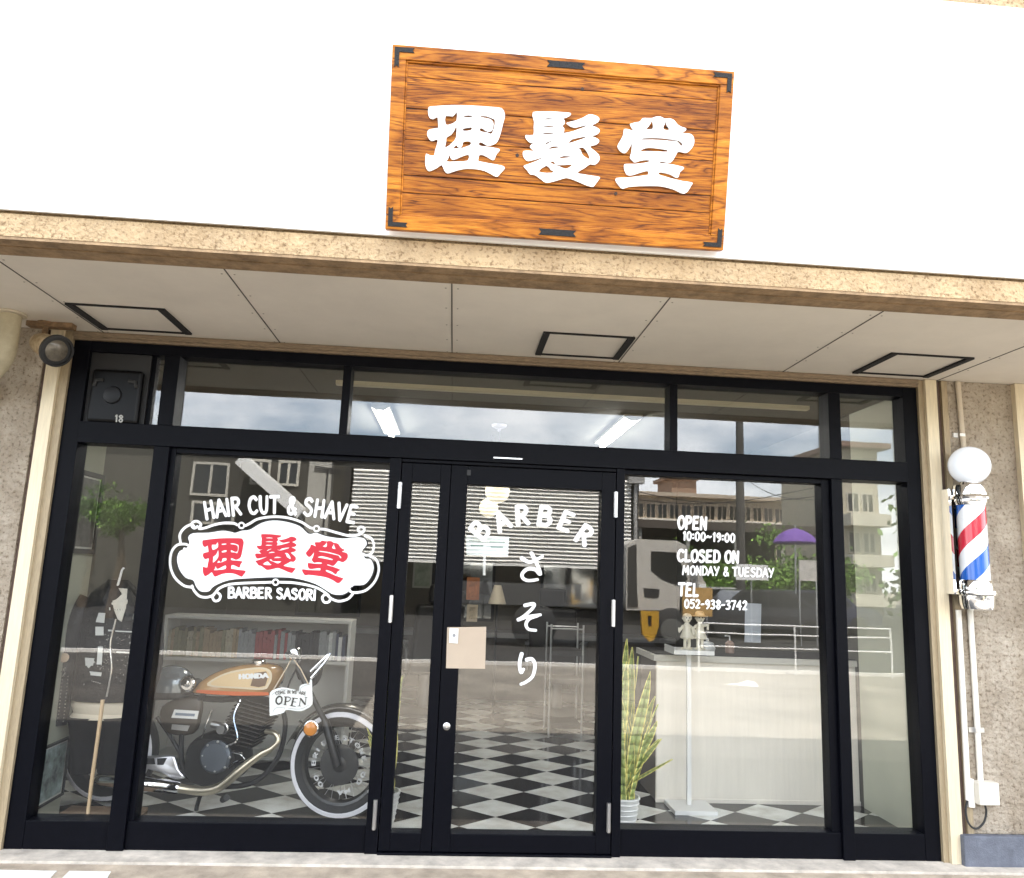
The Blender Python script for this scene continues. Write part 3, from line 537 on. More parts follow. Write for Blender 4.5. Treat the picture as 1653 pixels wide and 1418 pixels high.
q = P(757, 762, -.04); m = MB(); m.box((q.x-.012, -.04, q.z-.022), (q.x+.012, -.0325, q.z+.012)); part(m, 'door_catch', MK['black'], bd)
q = P(820, 740, -.05); m = MB(); m.box((q.x-.09, -.049, q.z-.004), (q.x+.09, -.0455, q.z+.004)); part(m, 'drip_plate', MK['steel'], fr)
# device behind the black panel
q = P(188, 640, -.02); bx = thing('meter_box', 'glossy black box with pale number 18 in the upper left corner of the shopfront', 'box', q)
m = MB(); m.box((q.x-.15, -.05, q.z-.17), (q.x+.15, -.002, q.z+.16)); bevel(m.build('casing', mat('gloss_black', (.004, .004, .0045), .3, spec=.15), bx), .02, 3)
for sx in (-1, 1): m = MB(); m.tube([(q.x+sx*.125, -.056, q.z+.05), (q.x+sx*.115, -.056, q.z+.085), (q.x+sx*.075, -.056, q.z+.09)], .011, 8); m.build('handle', MK['rubber'], bx, smooth=True)
m = MB(); m.lathe((q.x-.01, -.05, q.z-.0), [(.055, 0), (.05, .012), (.03, .014)], 24, (0, -1, 0)); m.build('dial', mat('dark_dial', (.008, .008, .009), .3, spec=.2), bx, smooth=True)
m = MB(); lay_text(m, '18', (185, 681), (199, 682), 11, 0, lambda x, y: P(x, y, -.0515), (0, -.001, 0)); m.build('numeral', mat('dull_silver', (.35, .35, .33), .5), bx)

# ================================================================== timber sign
sb, st = -1.52, -1.70
c_bl, c_tl = P(621, 371, sb), P(634, 70, st); c_br, c_tr = P(1167, 403, sb), P(1187, 117, st)
so_ = (c_bl+c_br)*.5; ex = ((c_br-c_bl)+(c_tr-c_tl)).normalized(); ez = ((c_tl-c_bl)+(c_tr-c_br)).normalized(); en = ex.cross(ez).normalized()
if en.y > 0: en = -en
ez = (ez-ex*ez.dot(ex)).normalized()
def SG(px, py, k=0.): return PP(px, py, so_+en*k, en)
cc = [SG(*p) for p in ((621, 371), (1167, 403), (1187, 117), (634, 70))]
SW = ((cc[1]-cc[0]).dot(ex)+(cc[2]-cc[3]).dot(ex))/2; SH = ((cc[3]-cc[0]).dot(ez)+(cc[2]-cc[1]).dot(ez))/2; mid = sum(cc, Vector())/4
S0 = mid-ex*SW/2-ez*SH/2
sg = thing('shop_sign', 'orange brown timber signboard with three white characters on the white fascia', 'sign', mid)
sg.rotation_euler = Matrix((ex, -en, ez)).transposed().to_euler()
SM = Matrix((ex, -en, ez)).transposed()
def sbuild(mb, name, mt, par=None, smooth=False):       # sign parts live in the sign's own tilted axes
    mb.v = [SM.inverted() @ (v-mid) for v in mb.v]; o = MB.build(mb, name, mt, None, smooth); o.parent = par or sg; return o
def sbox(mb, x0, x1, z0, z1, k0, k1):
    return mb.obox(S0+ex*x0+ez*z0+en*k0, ex*(x1-x0), en*(k1-k0), ez*(z1-z0))
fwd = .062
m = MB(); zz = [k*(SH-2*fwd) for k in (0, .155, .27, .50, .70, .90, 1)]
for i in range(6):
    sbox(m, fwd, SW-fwd, fwd+zz[i]+.002, fwd+zz[i+1]-.002, -.035, -.012-.003*(i % 2))
bd_ = sbuild(m, 'board', MK['signwood']); bevel(bd_, .0025)
m = MB(); sbox(m, 0, SW, 0, fwd, -.04, 0); sbox(m, 0, SW, SH-fwd, SH, -.04, 0); sbox(m, 0, fwd, fwd+.0005, SH-fwd-.0005, -.04, 0); sbox(m, SW-fwd, SW, fwd+.0005, SH-fwd-.0005, -.04, 0)
sbox(m, fwd, SW-fwd, fwd, fwd+.008, -.03, -.006); sbox(m, fwd, SW-fwd, SH-fwd-.008, SH-fwd, -.03, -.006); sbox(m, fwd, fwd+.008, fwd+.0085, SH-fwd-.0085, -.03, -.006); sbox(m, SW-fwd-.008, SW-fwd, fwd+.0085, SH-fwd-.0085, -.03, -.006)
bevel(sbuild(m, 'frame', MK['framewood']), .003)
def strap(x0, x1, z0, z1, horiz):
    m = MB(); k = .004; h = .012
    if horiz:
        a = S0+en*k; pts = [(x0, z0), (x0+h, (z0+z1)/2), (x0, z1), (x1, z1), (x1-h, (z0+z1)/2), (x1, z0)]
        m.prism([[S0+ex*x+ez*z+en*k for x, z in pts]], en*.004)
    sbuild(m, 'strap', MK['iron'])
strap(SW/2-.085, SW/2+.085, .017, .045, 1); strap(SW/2-.085, SW/2+.085, SH-.045, SH-.017, 1)
for sx in (0, 1):
    for sz in (0, 1):
        pts = [(.012, .012), (.098, .012), (.09, .022), (.098, .032), (.032, .032), (.032, .098), (.022, .09), (.012, .098)]
        l = [S0+ex*(SW-x if sx else x)+ez*(SH-z if sz else z)+en*.004 for x, z in pts]
        m = MB(); m.prism([l], en*.004); sbuild(m, 'corner_bracket', MK['iron'])
def kanji(mb, G, to3, d, xf=lambda x, y: (x, y)):
    (ox, oy, k), loops = G
    q = []
    for i, l in enumerate(loops):
        l2 = closed(l, 2); q.append([to3(*xf(ox+p.x*k, oy+p.y*k)) for p in l2])
    mb.prism(q, d)
for G in (KANJI_RI, KANJI_HATSU, KANJI_DO):
    m = MB(); kanji(m, G, lambda x, y: SG(x, y, -.002), en*.009); sbuild(m, 'character', MK['white_vinyl'])
m = MB()
for px, py in ((994, 313), (835, 251), (940, 144)):
    c = SG(px, py, -.0105); m = MB(); m.lathe(c, [(.008, -.001), (.008, .0005), (.002, .0006)], 12, en); sbuild(m, 'knot', mat('dark_knot', (.03, .012, .004), .7), bd_)
for x in (.3, SW-.3):
    m = MB(); t = S0+ex*x+ez*(SH-.12)-en*.04; m.tube([t, Vector((t.x, -1.4645, t.z))], .012, 8); sbuild(m, 'wall_bracket', MK['iron']); m = MB(); b_ = S0+ex*x+ez*.06-en*.04; m.tube([b_, Vector((b_.x, -1.4645, b_.z))], .012, 8)
    sbuild(m, 'wall_bracket', MK['iron'])

# ================================================================== barber pole, conduits, lamp, pipe
a = P(1567, 752, -.19); zt = a.z; ax = P(1571, 880, -.19).x
zc1, zc0 = P(1568, 785, -.19).z, P(1572, 815, -.19).z; zs0 = P(1572, 940, -.19).z; zb0 = P(1574, 985, -.19).z
bp_ = thing('barber_pole', 'chrome barber pole with white globe and red white blue spiral on the right wall', 'barber pole', (ax, -.19, zb0))
m = MB(); m.sphere((ax+.008, -.19, zt), .12, 32); m.build('globe', MK['globe'], bp_, smooth=True)
cyl_c = Vector((ax, -.19, (zc0+zs0)/2)); m = MB(); m.lathe(cyl_c, [(.082, zs0-cyl_c.z), (.082, zc0-cyl_c.z)], 40); m.build('striped_cylinder', pole_stripe(.88, 0, 0), bp_, smooth=True, loc=cyl_c)
m = MB(); m.lathe((ax, -.19, 0), [(.05, zc1+.03), (.06, zc1+.004), (.094, zc1), (.098, zc1-.02), (.098, zc1-.06), (.108, zc1-.064), (.113, zc1-.075), (.108, zc1-.088), (.094, zc1-.09), (.094, zc0+.012), (.088, zc0-.006)], 40); m.build('top_cap', MK['chrome'], bp_, smooth=True)
m = MB(); m.lathe((ax, -.19, 0), [(.05, zb0-.004), (.09, zb0+.006), (.097, zb0+.035), (.099, zb0+.075), (.099, zb0+.085), (.109, zb0+.09), (.114, zb0+.105), (.109, zb0+.12), (.094, zb0+.123), (.094, zs0+.004), (.088, zs0+.012)], 40); m.build('bottom_cap', MK['chrome'], bp_, smooth=True)
m = MB(); m.box((ax-.115, -.15, zb0+.09), (ax-.098, -.062, zc1-.02)); m.box((ax-.05, -.10, zb0+.08), (ax+.05, -.0615, zc1-.03)); m.build('wall_bracket', MK['chrome'], bp_)
def pipe(name, pts, r, lab, m_='pipe'):
    mb = MB(); mb.tube(pts, r, 12); return mb
Yp = -.078
cn = thing('conduit', 'cream conduit running down from the soffit to the barber pole', 'pipe', P(1556, 728, Yp))
m = MB(); m.tube([P(1546, 617, Yp), P(1557, 740, Yp)], .016, 12); m.build('pipe', mat('cream_conduit', (.55, .47, .36), .6), cn, smooth=True)
m = MB(); c = P(1551, 703, Yp); m.box((c.x-.045, -.075, c.z-.014), (c.x-.017, -.0605, c.z+.014)); m.box((c.x+.017, -.08, c.z-.012), (c.x+.03, -.0605, c.z+.012)); m.box((c.x-.018, -.097, c.z-.01), (c.x+.018, -.0945, c.z+.01)); m.build('clip', MK['white'], cn)
c2 = thing('conduit', 'white conduit dropping from the barber pole, nearest the shopfront frame', 'pipe', P(1562, 1290, Yp))
m = MB(); m.tube([P(1547, 985, Yp), P(1563, 1292, Yp)], .0165, 12); m.build('pipe', MK['pipe'], c2, smooth=True)
c3 = thing('conduit', 'white conduit ending in the small junction box', 'pipe', P(1585, 1262, Yp))
m = MB(); m.tube([P(1566, 985, Yp), P(1583, 1265, Yp)], .0165, 12); m.build('pipe', MK['pipe'], c3, smooth=True)
m = MB(); c = P(1577, 1179, Yp); m.box((c.x-.05, -.075, c.z-.014), (c.x+.05, -.0605, c.z+.014)); m.box((c.x-.019, -.0985, c.z-.011), (c.x+.019, -.0755, c.z+.011)); m.build('clip', MK['steel'], c3)
a0, a1 = P(1576, 1302, -.11), P(1609, 1263, -.11)
jb = thing('junction_box', 'small white junction box on the right wall above the plinth', 'junction box', (a0.x, -.06, a0.z))
m = MB(); m.box((a0.x+.01, -.13, a0.z+.01), (a1.x, -.0615, a1.z)); bevel(m.build('lid', mat('ivory_box', (.62, .58, .5), .45), jb), .006)
m = MB(); m.box((a0.x-.03, -.09, a0.z-.015), (a0.x+.0095, -.0615, a1.z+.01)); bevel(m.build('back_plate', MK['pipe'], jb), .004)
m = MB(); m.tube(smoothline([P(1562, 1290, -.08), P(1559, 1310, -.085), P(1564, 1330, -.09), P(1576, 1338, -.09), P(1588, 1328, -.09), P(1592, 1312, -.09), P(1590, 1300, -.1)], 6), .006, 8)
tag(m.build('cable', MK['rubber'], None, True, loc=P(1576, 1338, -.09)), 'black cable looping from the white conduit up into the junction box', 'cable')
# spot lamp top left
lc = P(90, 566, -.30); dv = Vector((.80, -.50, -.36)).normalized()
fl = thing('spot_lamp', 'old beige bullet spot lamp fixed under the soffit at the left wall', 'lamp', P(75, 522, -.2))
m = MB(); m.lathe(lc-dv*.2, [(.03, -.01), (.055, .01), (.066, .06), (.07, .12), (.085, .19), (.088, .2), (.08, .2), (.074, .17)], 28, dv); m.build('housing', mat('old_beige_paint', (.55, .45, .3), .6, var=.5, vscale=18, col2=(.3, .2, .1)), fl, smooth=True)
m = MB(); m.lathe(lc-dv*.03, [(.086, .025), (.094, .03), (.094, .05), (.08, .052), (.078, .04)], 28, dv); m.build('rim', MK['black'], fl, smooth=True)
m = MB(); m.lathe(lc-dv*.03, [(.078, 0), (.077, .03), (.06, .042), (.03, .05), (.004, .052)], 28, dv); m.build('lens', mat('dusty_lens', (.16, .14, .11), .12, var=.5, vscale=20), fl, smooth=True)
t0 = lc-dv*.17; m = MB(); m.tube([t0, t0+Vector((0, .02, .06)), Vector((t0.x, t0.y+.03, 2.95))], .014, 8); m.lathe((t0.x, t0.y+.03, 2.956), [(.05, 0), (.05, -.012), (.02, -.018)], 20); m.box((t0.x-.10, t0.y+.0, 2.925), (t0.x+.16, t0.y+.06, 2.9555)); m.build('bracket', mat('rusty_bracket', (.24, .15, .08), .8, var=.6, vscale=25), fl, smooth=True)
q = P(18, 497, -.34); q.z = 2.956
pts = [Vector((q.x, q.y, 2.956)), Vector((q.x, q.y, 2.80)), Vector((q.x-.02, q.y+.02, 2.70)), Vector((q.x-.09, q.y+.05, 2.62)), Vector((q.x-.2, q.y+.08, 2.57)), Vector((q.x-.6, q.y+.1, 2.54))]
dp = thing('drain_pipe', 'fat beige drain pipe bending out of the soffit in the top left corner', 'pipe', q)
m = MB(); m.tube(smoothline(pts, 5), .062, 20); m.build('pipe', mat('beige_pipe', (.47, .41, .28), .6, var=.3, vscale=8), dp, smooth=True)
m = MB(); m.lathe((q.x, q.y, 2.956), [(.085, 0), (.085, -.012), (.064, -.016)], 24); m.build('collar', mat('beige_collar', (.55, .49, .38), .6), dp, smooth=True)

# ================================================================== lettering on the glass
GY, DY = .0365, .0185
dth = (0, -.0008, 0)
def GP(px, py): return P(px, py, GY)
def DP(px, py): return P(px, py, DY)
def z3(a, b): return 220+a*.2662, 720+b*.2662
lg = thing('window_emblem', 'white scroll edged emblem with three red characters on the left window', 'emblem', GP(440, 900))
inner = [(345,530),(440,527),(520,515),(575,522),(600,528),(640,515),(690,508),(760,468),(830,453),(910,461),(990,487),(1035,528),(1060,535),(1090,528),(1150,548),(1250,562),(1340,555),(1385,565),(1397,600),(1368,640),(1388,682),(1422,690),(1440,740),(1420,800),(1380,842),(1310,848),(1290,880),(1250,902),(1195,900),(1160,882),(1080,835),(960,803),(850,797),(700,802),(560,815),(470,852),(440,882),(390,882),(362,852),(345,815),(300,800),(262,750),(247,690),(262,640),(302,622),(322,590),(315,555)]
m = MB(); m.prism([[GP(*z3(p.x, p.y)) for p in closed(inner, 3)]], dth); m.build('plaque', MK['white_vinyl'], lg)
outer = [
 [(372,488),(352,500),(336,484),(345,462),(372,458),(392,478),(380,502),(420,497),(470,480),(530,468),(590,470),(612,480)],
 [(662,484),(690,470),(740,443),(830,430),(920,437),(1000,462),(1050,494),(1070,500)],
 [(1118,505),(1150,508),(1220,528),(1290,545),(1345,540),(1378,520),(1380,498),(1358,492),(1344,508),(1356,524)],
 [(1385,545),(1425,562),(1441,605),(1428,650),(1396,664),(1374,655)],
 [(1415,668),(1455,690),(1471,750),(1448,820),(1395,874),(1335,890),(1300,884),(1290,858),(1310,846)],
 [(1312,900),(1280,930),(1225,942),(1180,925),(1150,900),(1128,920),(1140,948),(1168,946),(1178,924)],
 [(1165,905),(1110,868),(1040,845),(950,830),(870,827)],
 [(820,827),(720,830),(580,838),(510,860),(480,890),(462,915),(476,940),(502,934),(510,908),(494,890)],
 [(470,905),(430,918),(385,912),(352,880),(338,848)],
 [(342,858),(290,848),(235,800),(207,730),(212,650),(245,604),(290,596),(318,606),(312,628),(290,624)],
 [(268,590),(264,540),(290,500),(330,478),(350,486)],
]
m = MB()
for i, s in enumerate(outer):
    strip3(m, smoothline(s, 6), 15, 15, lambda x, y: GP(*z3(x, y)), dth, i)
for i, (cx_, cy_) in enumerate(((638, 483), (1093, 502), (845, 827))):
    ring = [Vector((cx_+22*math.cos(t*math.pi/10), cy_+22*math.sin(t*math.pi/10), 0)) for t in range(20)]; hole = [Vector((cx_+11*math.cos(t*math.pi/10), cy_+11*math.sin(t*math.pi/10), 0)) for t in range(20)]
    m.prism([[GP(*z3(p.x, p.y))+Vector((0, -.001, 0)) for p in ring], [GP(*z3(p.x, p.y))+Vector((0, -.001, 0)) for p in hole]], dth)
m.build('scroll_border', MK['white_vinyl'], lg)
m = MB()
for i, s in enumerate([inner+[inner[0]]]):
    l = [p for p in closed(inner, 3)]; c = sum(l, Vector())/len(l)
    o1 = [p+(p-c).normalized()*9 for p in l]; o0 = [p+(p-c).normalized()*2.5 for p in l]
    m.prism([[GP(*z3(p.x, p.y))+Vector((0, .0002, 0)) for p in o1], [GP(*z3(p.x, p.y))+Vector((0, .0002, 0)) for p in o0]], (0, -.0005, 0))
m.build('outline', MK['black'], lg)
def boxmap(G, x0, y0, x1, y1, rot, shear=0):
    (ox, oy, k), loops = G; xs = [ox+p[0]*k for p in loops[0]]; ys = [oy+p[1]*k for p in loops[0]]
    ax_, bx_, ay_, by_ = min(xs), max(xs), min(ys), max(ys); cx_, cy_ = (x0+x1)/2, (y0+y1)/2
    def f(x, y):
        u = (x-(ax_+bx_)/2)/(bx_-ax_)*(x1-x0); v = (y-(ay_+by_)/2)/(by_-ay_)*(y1-y0)
        return cx_+u*math.cos(rot)-v*math.sin(rot), cy_+u*math.sin(rot)+v*math.cos(rot)
    return f
for G, bx4, rt in ((KANJI_RI, (326, 869, 395, 933), -.07), (KANJI_HATSU, (412, 863, 478, 924), .04), (KANJI_DO, (491, 873, 560, 938), .16)):
    m = MB(); kanji(m, G, lambda x, y: P(x, y, GY-.0012), dth, boxmap(G, *bx4, rt)); m.build('character', MK['red_vinyl'], lg)
m = MB(); lay_text(m, 'HAIR CUT & SHAVE', (332, 838), (574, 846), 27, 13, GP, dth, wt=.21); m.build('lettering', MK['white_vinyl'], lg)
m = MB(); lay_text(m, 'BARBER SASORI', (368, 965), (510, 969), 16, 1, GP, dth, wt=.24); m.build('lettering', MK['white_vinyl'], lg)

dl = thing('door_lettering', 'white arched BARBER letters over three white hiragana on the door glass', 'lettering', DP(850, 950))
m = MB()
def z5(a, b): return 600+a*.2679, 720+b*.2679
for ch, c, rot in (('B', (652, 508), -52), ('A', (785, 452), -24), ('R', (908, 418), -4), ('B', (1045, 424), 8), ('E', (1176, 458), 22), ('R', (1284, 538), 34)):
    cx_, cy_ = z5(*c); t = R(rot); e = (math.cos(t)*22, math.sin(t)*22); up = (math.sin(t)*14.5, -math.cos(t)*14.5)
    lay_text(m, ch, (cx_-e[0]/2-up[0], cy_-e[1]/2-up[1]), (cx_+e[0]/2-up[0], cy_+e[1]/2-up[1]), 29, 0, DP, dth, wt=.24)
m.build('lettering', MK['white_vinyl'], dl)
def z6(a, b): return 580+a*.2948, 1000+b*.2948
hira = [(z5, [[(902,676),(950,700),(1000,682),(1030,664)], [(962,645),(985,690),(1010,745),(1018,775)], [(1012,772),(985,745),(940,742),(908,770),(912,798),(945,812),(1000,806)]], 22),
        (z5, [[(922,962),(975,952),(972,975),(925,1020),(882,1048)], [(882,1048),(940,1030),(1018,1018)], [(1000,1022),(950,1042),(930,1075),(945,1105),(990,1112)]], 20),
        (z6, [[(890,188),(880,225),(878,260),(886,292),(900,272)], [(915,222),(945,218),(962,250),(950,310),(915,342),(884,356)]], 19)]
for zf, ss, wd in hira:
    m = MB()
    for i, s in enumerate(ss):
        strip3(m, smoothline(s, 6), wd*1.1, wd*.8, lambda x, y: DP(*zf(x, y)), dth, i)
    m.build('character', MK['white_vinyl'], dl)

def z7(a, b): return 980+a*.3146, 740+b*.3146
hl = thing('opening_hours_lettering', 'white hand lettered opening hours and telephone number on the right window', 'lettering', GP(1170, 900))
for t, a, b, h, wt in (('OPEN', (362, 360), (512, 366), 62, .24), ('10:00~19:00', (388, 420), (657, 432), 44, .2), ('CLOSED ON', (360, 528), (677, 537), 58, .24), ('MONDAY & TUESDAY', (387, 596), (856, 611), 44, .2), ('TEL', (366, 704), (468, 709), 62, .24), ('052-938-3742', (396, 768), (720, 778), 44, .2)):
    m = MB(); lay_text(m, t, z7(*a), z7(*b), h*.3146, 0, GP, dth, wt=wt); m.build('lettering', MK['white_vinyl'], hl)

# beige card on the door, white lock card, paper notice on a stick, OPEN sign
def card(name, pts, Y, mt, lab, cat, th=.004):
    m = MB(); q = [P(x, y, Y) for x, y in pts]; m.prism([q], (0, -th, 0)); c = sum(q, Vector())/len(q)
    return tag(m.build(name, mt, None, loc=c), lab, cat)
card('notice_board', [(722, 1013), (785, 1012), (783, 1080), (720, 1079)], -.034, MK['beige'], 'blank beige square board fixed across the door stile', 'board', .006)
lcard = card('lock_card', [(726, 1014), (740, 1015), (739, 1039), (725, 1038)], -.0405, MK['white'], 'small white card with a grey emblem on the beige door board', 'card', .002)
m = MB(); q = P(733, 1026, -.0428); m.lathe(q, [(.010, -.001), (.010, 0), (.002, .0001)], 16, (0, -1, 0)); m.box((q.x-.008, -.0435, q.z-.006), (q.x-.002, -.043, q.z+.006)); m.build('emblem', mat('grey_print', (.25, .25, .25), .7), lcard)
ps = thing('paper_notice', 'pale blue paper notice on a thin white stick behind the door glass', 'notice', P(786, 900, .06))
m = MB(); m.prism([[P(x, y, .06) for x, y in ((752, 864), (822, 867), (820, 899), (753, 896))]], (0, -.002, 0)); m.build('paper', mat('pale_blue_paper', (.82, .90, .90), .8, var=.06, vscale=10), ps)
m = MB()
for x0, x1, y in ((757, 776, 871), (790, 815, 873), (760, 780, 879), (792, 812, 882)): m.prism([[P(x0, y, .0575), P(x1, y+.4, .0575), P(x1, y+3.4, .0575), P(x0, y+3, .0575)]], (0, -.0005, 0))
m.build('print', mat('teal_print', (.22, .34, .33), .8), ps)
m = MB(); m.tube([P(782, 897, .065), P(781.5, 929, .065)], .009, 8); m.build('stick', MK['white'], ps)

OY = .028
def z9(a, b): return 400+a*.1331, 1040+b*.1331
op = thing('open_sign', 'white wavy OPEN sign hanging on two strings inside the left window', 'sign', P(467, 1062, .07))
OY = .072
w_ = closed([(268,592),(330,548),(420,527),(520,542),(600,566),(624,570),(628,512),(690,482),(745,476),(756,430),(777,440),(781,580),(785,718),(740,770),(650,812),(560,808),(462,796),(440,830),(370,852),(290,868),(265,862),(264,740)], 2)
m = MB(); m.prism([[P(*z9(p.x, p.y), OY) for p in w_]], (0, -.004, 0)); m.build('board', mat('white_sign_board', (.84, .86, .86), .4), op)
m = MB()
for s in ([(310, 556), (465, 300), (520, 195)], [(735, 490), (640, 300), (560, 190)]): m.tube([P(*z9(*p), OY) for p in s], .0035, 6)
m.build('string', mat('sisal_string', (.62, .5, .36), .9), op)
m = MB(); bk = lambda x, y: P(x, y, OY-.0045)
def stroke9(mb, pts, w0, w1, i=0):
    l = ribbon(smoothline(pts, 6), w0, w1, False); mb.prism([[P(*z9(p.x, p.y), OY-.0045-.0002*i) for p in l]], (0, -.0006, 0))
stroke9(m, [(385,630),(350,660),(345,705),(372,732)], 20, 20); stroke9(m, [(385,630),(412,655),(408,705),(372,732)], 18, 18, 1)
stroke9(m, [(462,640),(452,736)], 20, 20); stroke9(m, [(440,640),(505,646),(515,672),(490,695),(458,694)], 12, 10, 1); stroke9(m, [(432,736),(475,740)], 6, 6, 2)
stroke9(m, [(555,652),(530,750)], 20, 20); stroke9(m, [(535,652),(606,662)], 8, 10, 1); stroke9(m, [(545,700),(588,705)], 8, 8, 2); stroke9(m, [(508,746),(580,756)], 8, 10, 3)
stroke9(m, [(640,655),(625,750)], 8, 8); stroke9(m, [(635,655),(700,738)], 22, 20, 1); stroke9(m, [(705,645),(698,738)], 8, 8, 2); stroke9(m, [(605,750),(645,752)], 6, 6, 3); stroke9(m, [(690,645),(722,648)], 6, 6, 3)
m.build('lettering', MK['black'], op)
m = MB(); lay_text(m, 'COME IN WE ARE', z9(338, 618), z9(705, 622), 5.2, 2.5, lambda x, y: P(x, y, OY-.0045), (0, -.0006, 0), wt=.16); m.build('lettering', MK['black'], op)
m = MB()
for i, s in enumerate(([(290,620),(340,580),(430,550),(520,565),(630,585)], [(300,830),(340,775),(440,770),(440,790)], [(640,570),(640,535),(700,500),(760,490)], [(480,775),(560,785),(650,785),(740,740)])): stroke9(m, s, 3.5, 3.5, i)
m.build('rule_line', mat('grey_ink', (.2, .24, .25), .7), op)

# ================================================================== inside the shop
# ---- motorcycle, traced in its own upright plane and given its thickness
cF, cR = Vector((-.65, .52, FZ)), Vector((-2.19, .77, FZ))
ms = (cF-cR).normalized(); mn = Vector((ms.y, -ms.x, 0)); mn = mn if mn.y < 0 else -mn      # towards the window
def z4(a, b): return 200+a*.2961, 980+b*.2961
def MP(a, b, k=0.): return PP(*z4(a, b), cF+mn*k, mn)
def MPp(px, py, k=0.): return PP(px, py, cF+mn*k, mn)
mc = thing('motorcycle', 'old motorcycle with orange tank and low black seat parked behind the left window', 'motorcycle', (cF+cR)/2)
blk, chrome = MK['black'], MK['chrome']
WR = .335
fc = Vector((cF.x, cF.y, FZ+WR)); rc = Vector((cR.x, cR.y, FZ+WR*.98))
def wheel(name, c, r):
    ax = mn
    m = MB(); q = ax.to_track_quat('Z', 'Y')
    def ringp(rr, zz): return [c+q @ Vector((rr*math.cos(2*math.pi*j/48), rr*math.sin(2*math.pi*j/48), zz)) for j in range(48)]
    prof = [(r*.74, -.03), (r*.80, -.05), (r*.9, -.056), (r*.97, -.04), (r, -.015), (r, .015), (r*.97, .04), (r*.9, .056), (r*.80, .05), (r*.74, .03)]
    m.rings([ringp(*p) for p in prof+[prof[0]]], cap=False); wt = m.build(name, MK['rubber'], mc, smooth=True)
    m = MB(); m.rings([ringp(r*.955, .0455), ringp(r*.952, .0495), ringp(r*.875, .0605), ringp(r*.865, .0575), ringp(r*.955, .0455)], cap=False)
    m.build('whitewall', mat('whitewall', (.75, .74, .78), .6), wt, smooth=True)
    m = MB(); m.rings([ringp(r*.75, -.035), ringp(r*.7, -.03), ringp(r*.66, 0), ringp(r*.7, .03), ringp(r*.75, .035), ringp(r*.75, -.035)], cap=False); m.build('rim', mat('dark_rim', (.05, .05, .05), .3, .8), wt, smooth=True)
    m = MB()
    for j in range(28):
        t = 2*math.pi*j/28; t2 = t+(.35 if j % 2 else -.35)
        m.tube([c+q @ Vector((.05*math.cos(t2), .05*math.sin(t2), .03 if j % 4 < 2 else -.03)), c+q @ Vector((r*.68*math.cos(t), r*.68*math.sin(t), 0))], .0022, 5)
    m.build('spoke', MK['steel'], wt)
    m = MB(); m.lathe(c-ax*.06, [(.02, 0), (.055, .01), (.055, .11), (.02, .12)], 20, ax); m.lathe(c+ax*.045, [(.05, 0), (.125, .001), (.125, .006), (.05, .007)], 36, ax); m.build('hub', mat('dark_hub', (.08, .08, .08), .35, .8), wt, smooth=True)
    return wt
fw = wheel('front_wheel', fc, WR); rw = wheel('rear_wheel', rc, WR*.96)
# white lettering ring on the front brake cover
m = MB(); q = mn.to_track_quat('Z', 'Y'); word = 'OO BRIDGESTONE OO MAG '
right_ = q @ Vector((1, 0, 0))
for k, ch in enumerate(word):
    for s in FONT.get(ch, []):
        def onring(x, y):
            tt = (k+x*1.05)/len(word)*2*math.pi; rr = .178-.024*(1-y)
            return fc+ms*math.cos(tt+2.2)*rr-Vector((0, 0, 1))*math.sin(tt+2.2)*rr+mn*.0535
        strip3(m, smoothline(s, 3), .24, .24, onring, mn*.0008, k)
m.build('lettering', mat('pale_tyre_print', (.5, .5, .5), .7), fw)
# tank
tank = closed([(392,462),(405,435),(440,398),(520,350),(620,318),(710,308),(790,310),(850,330),(866,375),(845,430),(795,480),(600,478),(450,470)], 3)
m = MB(); m.pillow([MP(p.x, p.y, .02) for p in tank], mn*.24, ((0, .7), (.08, .88), (.25, .98), (.5, 1), (.75, .98), (.92, .88), (1, .7)))
tk = m.build('fuel_tank', mat('gold_brown_paint', (.46, .26, .10), .25, var=.15, vscale=6, coat=.6), mc, smooth=True)
def onTank(pts, k, mt, nm, th=.002):
    m = MB(); m.prism([[MP(p[0], p[1], k) for p in pts]], mn*th); return m.build(nm, mt, tk)
pan = closed([(455,430),(500,385),(580,352),(680,334),(760,330),(800,350),(806,390),(790,428),(760,452),(620,446)], 3)
onTank([(p.x, p.y) for p in pan], .142, mat('cream_line', (.72, .6, .42), .35), 'panel_border')
pan2 = closed([(475,425),(515,388),(585,361),(680,344),(755,341),(788,357),(792,390),(778,422),(752,441),(620,436)], 3)
onTank([(p.x, p.y) for p in pan2], .1445, mat('gold_panel', (.74, .54, .30), .3, coat=.5), 'side_panel')
onTank([(712,360),(775,352),(786,380),(770,430),(735,438),(690,430)], .147, mat('brown_panel', (.16, .09, .05), .35), 'side_panel')
onTank([(398,452),(455,455),(600,462),(788,466),(790,482),(600,484),(450,474),(392,466)], .145, mat('red_stripe', (.62, .13, .03), .35), 'stripe', .004)
m = MB(); lay_text(m, 'HONDA', z4(628, 392), z4(786, 386), 7.0, 0, lambda x, y: MPp(x, y, .1495), mn*.002, wt=.3); m.build('lettering', MK['white_vinyl'], tk)
m = MB(); c = MP(735, 305, .02); m.lathe(c, [(.045, 0), (.045, .015), (.035, .022), (.01, .024)], 20); m.build('filler_cap', chrome, tk, smooth=True)
def pil(name, pts, k, th, mt, zf=MP, sm=True, par=None):
    m = MB(); m.pillow([zf(p.x, p.y, k) for p in closed(pts, 3)], mn*th); return m.build(name, mt, par or mc, smooth=sm)
def tub(name, pts, r, mt, k=0., par=None, n=10, sm=True):
    m = MB(); m.tube(smoothline([MP(a, b, (c[0] if c else k)) for a, b, *c in pts], 5), r, n); return m.build(name, mt, par or mc, smooth=sm)
